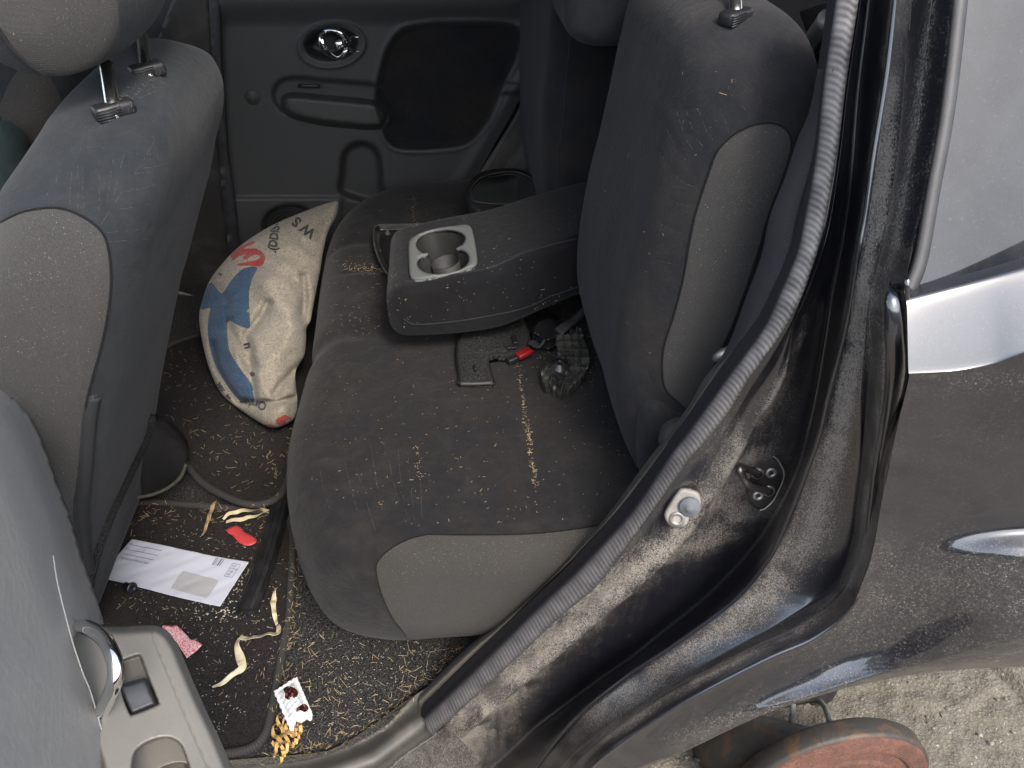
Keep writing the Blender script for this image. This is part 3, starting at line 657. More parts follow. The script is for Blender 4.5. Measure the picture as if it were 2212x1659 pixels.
mk('backrest_seam', *tube_on(BKT, gp, .0016, 6, 160, 0, True), VEL_DARK, RS)
guide(1589, 36, .93, 1.1, RS, py_(1583, -60, .93), BKT)
V, F = solid('z', [(.60,.22,.36,1.43,2.0),(.8,.195,.36,1.43,2.0),(1.0,.19,.36,1.43,2.0),(1.2,.20,.36,1.43,2.0),(1.32,.22,.36,1.45,1.98)], 60, (.02,.03), 10, 10, rads=(.05,.02,.02,.035), disp=lambda V: V+vnoise(V, 9)[:, None]*np.array([.010, 0, 0])); mk('far_backrest', V, F, VEL, RS)
FBK = bvh(V, F); mk('far_backrest_seam', *tube_on(FBK, [(1247,0),(1237,67),(1227,134),(1217,251),(1207,335),(1200,430)], .0016, 6, 60, 0), VEL_BLUE, RS)
mk('armrest_recess', *box((.33, 1.315, .97), .02, .235, .75), m_velour('recess_velour', (.012,.012,.014), (.03,.028,.024), .3), RS)
V, F = solid('z', [(1.17,.215,.30,1.24,1.40),(1.20,.19,.31,1.22,1.42),(1.30,.185,.32,1.21,1.42),(1.4,.19,.32,1.21,1.42)], 30, (.02,.03), rads=(.03,)*4); mk('centre_headrest', V, F, VEL_BLUE, RS)
# small bolster and hinge cover at the foot of the near backrest
def bol(x, y):
    o = smooth_poly([(1380,1012),(1372,950),(1372,890),(1392,856),(1430,850),(1478,872),(1530,860),(1500,960),(1440,1020),(1405,1035)], 60); d = sdf(x, y, o)
    return py_(x, y, .815-.045*(1-np.exp(-np.maximum(d, 0)/14)))
o = smooth_poly([(1380,1012),(1372,950),(1372,890),(1392,856),(1430,850),(1478,872),(1530,860),(1500,960),(1440,1020),(1405,1035)], 60)
V, F, _, _ = hfield(o, bol, 5); V, F, _ = thicken(V, F, (.03, .05, 0)); mk('lower_bolster', V, F, VEL, RS)
mk('hinge_cover', *lathe(py_(1462, 950, .745), (-.35, -.8, .4), [(.001,.020),(.012,.018),(.020,.010),(.025,0),(.026,-.03)], 32), PL_TRIM, RS)
mk('release_lever', *tube([py_(1608,738,.75), py_(1578,757,.735), py_(1553,768,.73), py_(1544,776,.735)], [.005,.006,.007,.004], 12, m=20), STEEL, RS)

# armrest with two cup holders
PT = np.array([-.10, 1.3, .806]); NTOP = np.array([-.19, 0, 1.0]); NTOP /= np.linalg.norm(NTOP)
def onarm(x, y, h=0): return pp_(x, y, PT, NTOP, h)
k3 = lambda L: [(795.5+a*.3142, 356.6+b*.3142) for a, b in L]
hole = np.array(k3([(330,560),(333,520),(365,478),(440,447),(530,440),(610,452),(658,482),(664,515),(645,545),(600,574),(640,580),(678,605),(692,640),(680,680),(640,712),(560,740),(470,748),(400,740),(350,712),(334,675),(350,640),(415,607),(365,600)]))
hole = cat(hole, 90, True)
V, F = solid('x', [(-.118,1.165,1.40,.715,.795),(-.09,1.155,1.405,.708,.808),(0,1.152,1.405,.710,.825),(.08,1.16,1.405,.714,.838),(.15,1.18,1.41,.730,.857),(.22,1.20,1.42,.748,.872),(.33,1.215,1.42,.765,.895)], 90, (.018,.02), 18, 10, rads=(.018,.018,.014,.018))
V2, Fr, Fi = split(V, F, hole, cond=lambda V: V[:, 2] > .76, thr=3.0); ARM = bvh(V2, F); v, f = compact(V2, Fr); mk('armrest', v, f, VEL_DARK, RS)
mk('armrest_seam', *tube_on(ARM, k3([(255,800),(300,800),(480,770),(700,735),(840,705),(940,665),(1060,605),(1200,565),(1330,530),(1430,508)]), .0018, 6, 90, 0), VEL_BLUE, RS)
mk('armrest_lower_seam', *tube_on(ARM, k3([(245,1060),(330,1096),(600,1075),(900,1025),(1100,975),(1250,905),(1440,840)]), .0016, 6, 90, 0), VEL_BLUE, RS)
bz = np.array(k3([(275,560),(285,510),(345,470),(480,430),(640,407),(685,410),(712,440),(735,540),(748,640),(742,680),(700,708),(560,745),(420,778),(330,788),(292,775),(280,720)])); bz = cat(bz, 80, True)
def bzw(x, y):
    d = np.minimum(sdf(x, y, bz), 6); dh = np.minimum(-sdf(x, y, hole), 4); return onarm(x, y, .004+.0035*sst(0, 4, d)*sst(-1, 4, dh))
V, F, ids, P = hfield(bz, bzw, 3.2, [hole]); F = [f for f, i in zip(F, ids) if i == 0]; V, F = compact(V, F); V, F, _ = thicken(V, F, NTOP*-.006); mk('cup_holder_frame', V, F, PL_BEZ, RS)
H0 = onarm(hole[:, 0], hole[:, 1], .003); rows = [H0]; cen = H0.mean(0)
for k in range(1, 9): rows.append(cen+(H0-cen)*(1-.022*k)-NTOP*(.010*k))
G = np.array(rows); nv, nu = G.shape[:2]; V = G.reshape(-1, 3); F = grid_faces(nv, nu, cu=True)
mk('cup_well', V, F, m_plastic('cup_plastic', (.022,.022,.020), .45, 300, .1, .3, (.10,.09,.07)), RS)
nb = len(rows[-1]); mk('cup_floor', np.vstack([rows[-1], rows[-1].mean(0)[None]]), [(i, (i+1) % nb, nb) for i in range(nb)], PL_TRIM, RS, smooth=False)
cB = onarm(*k3([(512,600)])[0], 0.0)
mk('cup_insert', *lathe(cB-NTOP*.080, NTOP, [(.0005,.004),(.020,.004),(.022,.006),(.0245,.060),(.027,.060),(.024,0)], 40), m_plastic('cup_plastic_inner', (.020,.020,.019), .65, 300, .1, .3, (.04,.037,.034)), RS)

# ---------------- belt and quarter trim right of the backrest
V = loft([[py_(1660,40,.98),py_(1700,180,.96),py_(1690,400,.93),(py_(1640,560,.92)),py_(1560,800,.90),py_(1480,960,.88)], [py_(1720,20,.86),py_(1740,180,.85),py_(1712,400,.83),py_(1672,560,.82),py_(1580,790,.80),py_(1500,940,.78)], [py_(1790,20,.73),py_(1765,200,.73),py_(1745,400,.72),py_(1715,540,.71),py_(1620,760,.70),py_(1510,930,.69)]], 60, 8); mk('quarter_inner_trim', V.reshape(-1,3)+np.array([.05,.03,0]), grid_faces(V.shape[0], 60), PL_BLACK, car)
BELT = NT('belt_webbing'); wv = BELT.wave(150, d='Z'); BELT.set('Base Color', BELT.mix(wv, (.010,.010,.012), (.036,.035,.039))).set('Roughness', .8); BELT.bump(wv, .6, .0006); BELT = BELT.m
def belt():
    L = [(1766,150,.74),(1748,240,.735),(1722,302,.735),(1694,386,.73),(1662,469,.73),(1644,554,.73),(1612,640,.73),(1575,740,.725),(1530,820,.72)]
    R = [(1800,150,.70),(1785,240,.70),(1768,302,.70),(1745,386,.70),(1722,469,.70),(1700,554,.695),(1660,640,.69),(1612,740,.69),(1560,820,.69)]
    mid = [((a[0]+b[0])/2, a[1], (a[2]+b[2])/2-.006) for a, b in zip(L, R)]
    G = loft([[py_(*p) for p in q] for q in (L, mid, R)], 90, 4); V = G.reshape(-1, 3); V, F, _ = thicken(V, grid_faces(G.shape[0], 90), (.002, .002, 0)); mk('seat_belt', V, F, BELT, car)
belt()
mk('cargo_strut', *tube([py_(1708,165,1.0), py_(1745,105,.95), py_(1790,40,.9)], .012, 12, m=20), m_plain('strut_plastic', (.09,.095,.09), .3), car)
mk('cargo_rail', *tube([py_(1712,185,1.02), py_(1752,140,.98), py_(1800,95,.95)], .006, 8, m=20), PL_BLACK, car)
mk('cargo_side', *box((.95, 2.0, 1.15), .9, .03, .9), PL_BLACK, car, smooth=False)

# ---------------- door opening: weather strip, trim, jamb
LEAN = lambda p: .00012*max(0, 600-p[1])-.00008*max(0, p[1]-1100)-(.0 if p[1] < 1100 else 0)
def cur(P, Y): return np.array([py_(p[0], p[1], (p[2] if len(p) > 2 else Y)+LEAN(p)) for p in P])
JA = [(1858,-60),(1852,0),(1827,168),(1806,335),(1782,469),(1760,549),(1725,649),(1685,716),(1618,810),(1574,884),(1520,951),(1490,984),(1405,1103),(1348,1183),(1288,1263),(1204,1334),(1070,1461),(943,1577)]
WL = [(1810,-60),(1804,0),(1780,168),(1762,335),(1738,469),(1720,549),(1678,649),(1645,716),(1571,817),(1524,884),(1474,951),(1448,984),(1368,1103),(1300,1180),(1240,1243),(1160,1318),(1040,1436),(916,1553)]
WF = [(1793,-60),(1788,0),(1764,168),(1742,335),(1715,469),(1695,549),(1650,649),(1612,716),(1540,817),(1495,884),(1450,945),(1424,984),(1344,1090),(1278,1163),(1217,1230),(1140,1302),(1020,1418),(898,1535)]
def weather():
    nu = 1500; a = cat(cur(WL, .655), nu); b = cat(cur(JA, .655), nu); fl = cat(cur(WF, .70), nu); mid = (a+b)/2+np.array([0, -.013, 0])
    q1 = (a*3+b)/4+np.array([0, -.010, 0]); q3 = (a+b*3)/4+np.array([0, -.010, 0]); e = b+np.array([0, .03, -.004]); g = fl+np.array([.006, .010, -.012])
    fm = (a+fl)/2+np.array([0, -.002, 0]); G = np.array([g, fl, fm, a, q1, mid, q3, b, e]); t = np.linspace(0, 8, 33); G = catv(G, t)
    s = np.r_[0, np.cumsum(np.linalg.norm(np.diff(mid, axis=0), axis=1))]; across = np.clip((t-3)/4, 0, 1); inr = ((t >= 2.95) & (t <= 7.05)).astype(float)
    env = np.sin(np.pi*across)**.5*inr
    ph = 2*np.pi*(s[None, :]/.0062)+2.2*np.sin(np.pi*2*across)[:, None]; rib = .5+.5*np.sin(ph)
    G[..., 1] -= .0007*rib*env[:, None]
    att = np.clip(rib*.34*env[:, None]+.34*env[:, None]+(vnoise(G.reshape(-1, 3), 80).reshape(G.shape[:2]))*.5*env[:, None], 0, 1)
    V = G.reshape(-1, 3); att = att*(.30+.70*sst(1050, 620, proj(V)[1]).reshape(att.shape)); F = grid_faces(33, nu); mk('weather_strip', V, F, SEAL, car, attr={'rib': att.ravel()}, label='ribbed rubber door seal')  # upper run of the ribs painted lighter, brightness of light put into colour
    global SEAL_END; SEAL_END = (a[-1], b[-1], fl[-1])
weather()
TL = [(1748,300),(1738,345),(1718,469),(1702,540),(1668,632),(1631,686),(1581,756),(1537,810),(1504,867),(1470,914),(1400,1005),(1328,1103),(1265,1170),(1204,1237),(1087,1344),(1020,1397),(949,1464),(905,1505)]
TR = [(1762,300),(1752,345),(1730,469),(1708,549),(1658,645),(1615,712),(1545,812),(1500,880),(1455,940),(1430,978),(1350,1085),(1285,1155),(1222,1222),(1150,1290),(1090,1350),(1027,1410),(960,1475),(906,1530)]
G = loft([cur(TL, .74)+np.array([0,.02,-.02]), cur(TL, .715), cur([((a[0]+b[0])/2, (a[1]+b[1])/2) for a, b in zip(TL, TR)], .70), cur(TR, .70)], 200, 6); mk('opening_trim', G.reshape(-1, 3), grid_faces(G.shape[0], 200), m_plastic('olive_dusty_trim', (.085,.080,.066), .6, 300, .3, .6, (.15,.14,.115)), car)

JB = [(1864,-60),(1858,0),(1835,168),(1815,335),(1795,469),(1775,549),(1738,649),(1716,700),(1690,827),(1631,924),(1604,971),(1544,1075),(1480,1165),(1400,1250),(1300,1340),(1180,1440),(1060,1540),(940,1650),(900,1690)]
JC = [(1885,-60),(1880,0),(1862,168),(1846,335),(1832,469),(1820,549),(1800,649),(1790,716),(1768,850),(1750,930),(1725,1020),(1676,1115),(1620,1195),(1530,1290),(1420,1380),(1300,1470),(1180,1560),(1080,1650),(1035,1690)]
JD = [(1932,-60),(1928,0),(1908,168),(1881,335),(1862,469),(1847,549),(1831,649),(1818,716),(1784,850),(1765,934),(1735,1018),(1700,1110),(1660,1195),(1590,1283),(1470,1374),(1350,1455),(1240,1546),(1165,1638),(1130,1690)]
JE = [(1976,-60),(1973,0),(1960,168),(1944,335),(1925,469),(1908,549),(1880,649),(1872,716),(1862,850),(1862,934),(1860,1018),(1852,1103),(1840,1190),(1795,1278),(1690,1352),(1560,1425),(1400,1522),(1255,1622),(1190,1690)]
JF = [(2015,-60),(2010,0),(1990,168),(1970,335),(1945,469),(1930,554),(1914,640),(1912,716),(1910,830),(1895,934),(1882,1018),(1872,1103),(1862,1185),(1820,1285),(1720,1362),(1600,1418),(1440,1505),(1300,1600),(1210,1690)]
JG = [(2062,-60),(2056,0),(2036,168),(2012,335),(1985,469),(1962,560),(1957,640),(1962,716),(1964,815),(1940,920),(1915,1020),(1903,1102),(1884,1195),(1845,1300),(1765,1372),(1650,1424),(1475,1516),(1330,1610),(1240,1690)]
def jamb():
    A = cur(JA, .668); B = cur(JB, .662); Cc = cur(JC, .695); D = cur(JD, .612); E_ = cur(JE, .575); Fc = cur(JF, .553); G_ = cur(JG, .528)
    def deep(P, a):
        x, y, d = proj(P); return py_(x, y, P[:, 1]+a*sst(1060, 1330, y))
    D = deep(D, .008); G_ = deep(G_, -.004)
    n = 420; R_ = [cat(q, n) for q in (A, B, Cc, D, E_, Fc, G_)]; A, B, Cc, D, E_, Fc, G_ = R_
    lp = lambda a, b, t, dy=0: a*(1-t)+b*t+np.array([0, dy, 0])
    rows = [A+np.array([-.004,.03,0]), A, lp(A, B, .6, .004), B, lp(B, Cc, .12, .016), lp(B, Cc, .5, .014), lp(B, Cc, .85, .006), Cc, lp(Cc, D, .55, -.012), lp(Cc, D, .9, -.012), D+np.array([0,-.006,0]), lp(D, E_, .12, .004), lp(D, E_, .3, .006), lp(D, E_, .6, .002), lp(D, E_, .88, .0), E_+np.array([0,.002,0]), lp(E_, Fc, .15, .008), lp(E_, Fc, .35, .008), lp(E_, Fc, .60, -.006), lp(E_, Fc, .85, -.006), lp(Fc, G_, .15, .002), lp(Fc, G_, .42, .012), lp(Fc, G_, .72, .013), lp(Fc, G_, .90, .003), G_+np.array([0,-.002,0])]
    G = catv(np.array(rows), np.linspace(0, len(rows)-1, (len(rows)-1)*4+1)); V = G.reshape(-1, 3); V[:, 1] += vnoise(V, 12)*.004
    X, Y, Dp = proj(V)
    g = lambda pl, w: np.exp(-(dline(X, Y, pl, False)[0]/w)**2)
    d = .05+.80*g([(1530,1090),(1440,1180),(1330,1265),(1220,1360),(1090,1490),(980,1590)], 42)+.7*g([(1600,1000),(1640,1080),(1570,1180)], 70)+.35*g([(1690,860),(1600,1000)], 50)+.35*g([(1100,1560),(1000,1650)], 70)+.6*g([(1740,690),(1700,800),(1640,915)], 10)
    d += .55*g([(1770,1000),(1760,1140),(1650,1270),(1450,1420),(1300,1540)], 50)+.45*g([(1890,600),(1850,800),(1800,950)], 28)+.40*g([(1925,200),(1895,500)], 20)+.62*g(JF, 14)+.5*g(JD, 3)+.3*g(JG, 3)  # JF bead and thin edges: glossy reflections painted in through the dust value
    blk = sdf(X, Y, [(1650,1130),(1640,1240),(1500,1370),(1300,1500),(1180,1580),(1120,1570),(1230,1460),(1380,1350),(1430,1260),(1560,1180)]); d *= 1-.92*sst(-25, 22, blk)
    blk = sdf(X, Y, [(1830,-100),(1905,-100),(1880,200),(1845,500),(1815,700),(1790,850),(1740,980),(1735,880),(1760,700),(1790,500)]); d *= 1-.9*sst(-12, 10, blk)
    DE = [((a[0]+b[0])/2, (a[1]+b[1])/2) for a, b in zip(JD, JE)]; d += .50*g(DE, 22)*sst(1150, 850, Y)+.25*g(DE, 30)
    d *= 1-.5*sst(.5, .8, vnoise(V, 35)+.5)
    mk('door_jamb', V, grid_faces(G.shape[0], n), PAINT_J, car, attr={'dust': np.clip(d, 0, 1)}, label='dusty black painted door jamb')
    for nm, P_, r_ in (('jamb_edge', D+np.array([0,-.006,0]), .0030), ('panel_hem', G_+np.array([0,-.001,0]), .0026), ('jamb_bead', Fc+np.array([0,-.008,0]), .0035)):
        Q = P_[::3]; Q = Q[proj(Q)[1] > (600 if nm != 'jamb_edge' else -99)]; v, f = tube(Q, r_, 8); mk(nm, v, f, PAINT, car, attr={'dust': np.zeros(len(v))})
    return V, grid_faces(G.shape[0], n)
JV, JFc = jamb(); JT = bvh(JV, JFc)

# ---------------- outer quarter panel, quarter window
def quarter():
    n = 260
    L = JG
    R0 = [(1957,644,.530),(2030,628,.524),(2120,604,.518),(2212,577,.513),(2400,520,.505),(2650,440,.50)]
    R0b = [(1960,660,.522),(2030,642,.514),(2120,620,.508),(2212,594,.503),(2400,540,.495),(2650,465,.49)]
    R1 = [(1963,795,.494),(2060,786,.482),(2140,772,.476),(2212,746,.472),(2400,690,.465),(2650,600,.46)]
    R1b = [(1964,818,.492),(2060,812,.477),(2140,798,.471),(2212,775,.467),(2400,720,.46),(2650,640,.455)]
    R2 = [(1940,920,.500),(2050,920,.480),(2140,912,.476),(2212,905,.474),(2400,880,.47),(2650,850,.465)]
    R3 = [(1905,1085,.512),(2030,1075,.492),(2120,1068,.488),(2212,1060,.486),(2400,1050,.48),(2650,1040,.475)]
    R4 = [(1888,1180,.512),(2030,1150,.486),(2120,1142,.478),(2212,1138,.474),(2400,1135,.468),(2650,1135,.464)]
    R5 = [(1868,1245,.508),(2000,1215,.484),(2110,1200,.466),(2212,1195,.452),(2400,1195,.448),(2650,1200,.445)]
    R6 = [(1815,1338,.505),(1960,1310,.478),(2090,1295,.456),(2212,1290,.438),(2400,1290,.434),(2650,1300,.43)]
    R7 = [(1650,1426,.505),(1830,1402,.480),(2020,1372,.453),(2212,1358,.434),(2400,1360,.430),(2650,1370,.43)]
    R8 = [(1470,1522,.505),(1700,1478,.484),(1950,1428,.455),(2212,1398,.434),(2400,1402,.430),(2650,1415,.43)]
    R9 = [(1300,1640,.505),(1470,1588,.495),(1700,1515,.475),(1930,1452,.452),(2212,1425,.434),(2650,1445,.43)]
    R10 = [(1240,1742,.505),(1370,1668,.495),(1470,1629,.488),(1638,1549,.474),(1772,1502,.462),(1906,1468,.452),(2040,1448,.442),(2212,1438,.434),(2400,1442,.432),(2650,1460,.43)]
    rows = [cat(np.array([(p[0], p[1], 0) for p in r], float), n) for r in (R0, R0b, R1, R1b, R2, R3, R4, R5, R6, R7, R8, R9, R10)]
    t = np.linspace(0, 12, 97); G = catv(np.array(rows), t); X, Y = G[..., 0], G[..., 1]
    A_ = lambda v: catv(np.array(v)[:, None], t)[:, 0][:, None]
    yl = A_([.530,.521,.494,.492,.498,.504,.507,.507,.507,.506,.506,.505,.504]); yr = A_([.513,.503,.472,.467,.470,.474,.474,.473,.472,.472,.472,.473,.475]); fl_ = A_([0,0,0,0,0,0,.004,.024,.038,.042,.042,.040,.036])
    w = sst(0, 620, X-X[:, :1]); G = py_(X, Y, yl*(1-w)+yr*w-fl_*sst(1830, 2260, X))
    G = np.concatenate([G[:1]+np.array([0,.012,0]), G, G[-1:]+np.array([0,.010,.002]), G[-1:]+np.array([0,.02,.02])])
    V = G.reshape(-1, 3); V[:, 1] += vnoise(V, 3)*.004; X, Y, Dp = proj(V)
    d = .06+.40*sst(1120, 1250, Y)*sst(1480, 1300, Y)+.22*sst(780, 815, Y)*sst(880, 820, Y)+.10*np.exp(-((Y-700)/60)**2)+.08*vnoise(V, 14)
    d += .5*np.exp(-(dline(X, Y, [(1470,1600),(1800,1490),(2212,1430)], False)[0]/30)**2)
    mk('quarter_panel', V, grid_faces(G.shape[0], n), PAINT, car, attr={'dust': np.clip(d, 0, 1)}, label='glossy black rear quarter panel flecked with dust')
    # window
    bot = [(1950,632),(2030,620),(2120,600),(2212,572),(2400,515),(2650,440)]
    out = [(2070,-70),(2064,0),(2037,235),(2007,402),(1980,554),(1953,628)]+bot[1:]+[(2700,-70)]
    GL = NT('tinted_glass'); GL.set('Base Color', (.012,.014,.016)).set('Roughness', .07).set('Specular IOR Level', .5)
    sp = GL.mth('MULTIPLY', GL.ramp(GL.noise(500, 3, .7), .62, .7), .35); nn = GL.mth('ADD', sp, GL.mth('MULTIPLY', GL.ramp(GL.noise(20, 4, .7), .3, .7), .10)); db = GL.n.new('ShaderNodeBsdfDiffuse'); db.inputs['Color'].default_value = (.16,.165,.175,1); mx = GL.n.new('ShaderNodeMixShader'); GL.L(nn, mx.inputs[0]); GL.L(GL.b.outputs[0], mx.inputs[1]); GL.L(db.outputs[0], mx.inputs[2]); GL.L(mx.outputs[0], GL.n['Material Output'].inputs['Surface'])
    Wd = lambda x, y: pp_(x, y, np.array([.42, .548, 1.16]), np.array([0, -1, .58]))
    V, F, _, _ = hfield(out, Wd, 25); V, F, _ = thicken(V, F, (0, .006, 0)); mk('quarter_window', V, F, GL.m, car, smooth=False, label='tinted quarter window filmed with dust')
    edge = np.array([Wd(np.float64(a), np.float64(b)) for a, b in [(2068,-70),(2062,0),(2035,235),(2005,402),(1978,554),(1952,626)]])
    mk('window_edge_seal', *tube(edge+np.array([.003,-.003,0]), .0065, 8, m=80, flat=.5), RUBBER, car)
    edge2 = np.array([Wd(np.float64(a), np.float64(b)) for a, b in [(2045,-70),(2038,0),(2012,235),(1985,402),(1962,554),(1945,622)]])
    mk('window_edge_moulding', *tube(edge2+np.array([0,.004,0]), .0055, 10, m=80, flat=.6), m_plastic('dusty_moulding', (.018,.0175,.017), .6, 300, .1, .4, (.04,.037,.033)), car)
    be = np.array([Wd(np.float64(a), np.float64(b)) for a, b in bot]); mk('window_lower_seal', *tube(be, .004, 8, m=60), RUBBER, car)
quarter()
mk('pillar_flange', *tube([py_(1924,622,.545), py_(1927,650,.527), py_(1931,720,.520), py_(1936,790,.522), py_(1930,860,.530), py_(1915,940,.540), py_(1898,1020,.545)], [.004,.008,.0085,.008,.006,.004,.003], 14, m=60, flat=.7), PAINT, car, attr={'dust': np.zeros(60*14)})

# sill plate and sill
def sill():
    o = [(936,1481),(902,1498),(869,1531),(836,1565),(785,1595),(735,1618),(660,1640),(560,1652),(440,1668),(440,1740),(760,1720),(842,1662),(869,1638),(923,1600),(945,1582),(925,1562),(908,1540),(915,1520),(932,1505)]
    o = smooth_poly(o, 90)
    top = [(936,1481),(869,1531),(785,1595),(660,1640),(440,1668)]
    def W(x, y): d = dline(x, y, top, False)[0]; return pz_(x, y, .338+.022*sst(8, 40, d)-.004*np.exp(-((d-60)/10)**2)+.006*np.exp(-(np.maximum(sdf(x, y, o), 0)/3.5)**2)*sst(700, 900, x))
    V, F, _, _ = hfield(o, W, 5); V, F, _ = thicken(V, F, (0, .006, -.012)); mk('sill_plate', V, F, m_plastic('sill_plastic', (.060,.057,.050), .5, 300, .25, .7, (.16,.14,.115)), car)
    # painted sill below it
    G = loft([cur([(960,1570),(870,1640),(760,1700),(440,1745)], .66), cur([(985,1590),(900,1665),(800,1730),(440,1800)], .64), cur([(1040,1640),(980,1700),(860,1790),(440,1880)], .60)], 60, 6)
    mk('sill', G.reshape(-1, 3), grid_faces(G.shape[0], 60), PAINT_J, car, attr={'dust': np.full(G.shape[0]*60, .6)})
sill()

# striker on the jamb
def striker():
    S = empty('door_striker', py_(1650,1050,.66), None, None, car)
    k4 = lambda L: [((2550+a*700/2111)/1.8228, (1650+b*700/2111)/1.8228) for a, b in L]
    h0 = hit(JT, 1640, 1060, 0); Yp = (h0[1] if h0 is not None else .68)-.010; n = np.array([-.10, -1, .30]); n /= np.linalg.norm(n); P0 = py_(1650, 1050, Yp)
    w = lambda x, y, h=0: pp_(x, y, P0, n, h)
    o = smooth_poly(k4([(1255,560),(1330,490),(1440,430),(1510,450),(1580,530),(1630,640),(1610,740),(1560,860),(1500,960),(1400,1060),(1330,1085),(1260,1040),(1200,950),(1180,850),(1220,700)]), 60)
    V, F, _, _ = hfield(o, lambda x, y: w(x, y, .0025*sst(0, 5, sdf(x, y, o))), 4); V, F, _ = thicken(V, F, -n*.004); mk('striker_plate', V, F, m_plain('dusty_black_metal', (.05,.047,.043), .4, .7, bump=(400,.4,.0005), var=.5), S)
    mk('plate_edge', *tube(np.array([w(a, b, .002) for a, b in k4([(1440,432),(1520,460),(1590,560),(1622,660),(1590,780),(1550,860),(1500,960),(1400,1060),(1330,1085)])]), .0012, 6, m=60), STEEL, S)
    pts = k4([(1300,640),(1160,590),(1090,590),(1140,700),(1210,790),(1310,825),(1430,845)]); hs = [0,.022,.030,.030,.028,.014,0]
    mk('striker_loop', *tube(np.array([w(np.float64(a), np.float64(b), h) for (a, b), h in zip(pts, hs)]), [.0055,.0045,.0055,.0045,.0050,.0050,.0055], 14, m=50), m_plain('worn_loop_metal', (.22,.20,.185), .35, .9, var=.5), S)
    for (a, b) in k4([(1465,635),(1310,905)]):
        b_ = MB(); c = w(a, b, .001); b_.add(lathe(c, n, [(.0005,.0012),(.0028,.0012),(.0034,.0032),(.0062,.0032),(.0078,.001),(.0078,-.001)], 28)); b_.mk('striker_bolt', STEEL, S)
    for (a, b) in k4([(1305,645),(1435,850)]): mk('loop_collar', *lathe(w(a, b, .001), n, [(.0055,.003),(.008,.002),(.009,0)], 24), STEEL, S)
    # courtesy light switch
    Q = empty('door_light_switch', py_(1475,1095,.66), None, None, car)
    h0 = hit(JT, 1475, 1100, 0); Yp = (h0[1] if h0 is not None else .66)-.012; P0 = py_(1475, 1100, Yp); n = np.array([-.25, -1, .35]); n /= np.linalg.norm(n)
    w2 = lambda x, y, h=0: pp_(x, y, P0, n, h)
    o = smooth_poly(k4([(420,830),(500,840),(600,880),(630,960),(625,1050),(560,1130),(495,1150),(490,1200),(450,1270),(350,1290),(260,1260),(205,1180),(205,1110),(290,960),(370,850)]), 60)
    V, F, _, _ = hfield(o, lambda x, y: w2(x, y, .003*sst(0, 4, sdf(x, y, o))), 3.5); V, F, _ = thicken(V, F, -n*.006); mk('switch_plate', V, F, m_plain('white_corroded_metal', (.24,.23,.21), .7, .2, bump=(500,.5,.0006), var=.25), Q)
    c = w2(*k4([(500,1030)])[0], .003); ax = n; mk('switch_button', *lathe(c, ax, [(.0005,.0085),(.0050,.0085),(.0056,.0065),(.0120,.0058),(.0135,.004),(.0130,0)], 32), m_plain('grey_rubber', (.10,.105,.115), .75, bump=(500,.3,.0005), var=.15), Q)
    c = w2(*k4([(350,1180)])[0], .002); mk('switch_screw', *lathe(c, ax, [(.0005,-.001),(.0048,-.001),(.0056,.003),(.0098,.003),(.0105,0)], 28), m_plain('screw_metal', (.22,.20,.18), .5, .6, var=.35), Q)
    # oval blanking dimple above
striker()

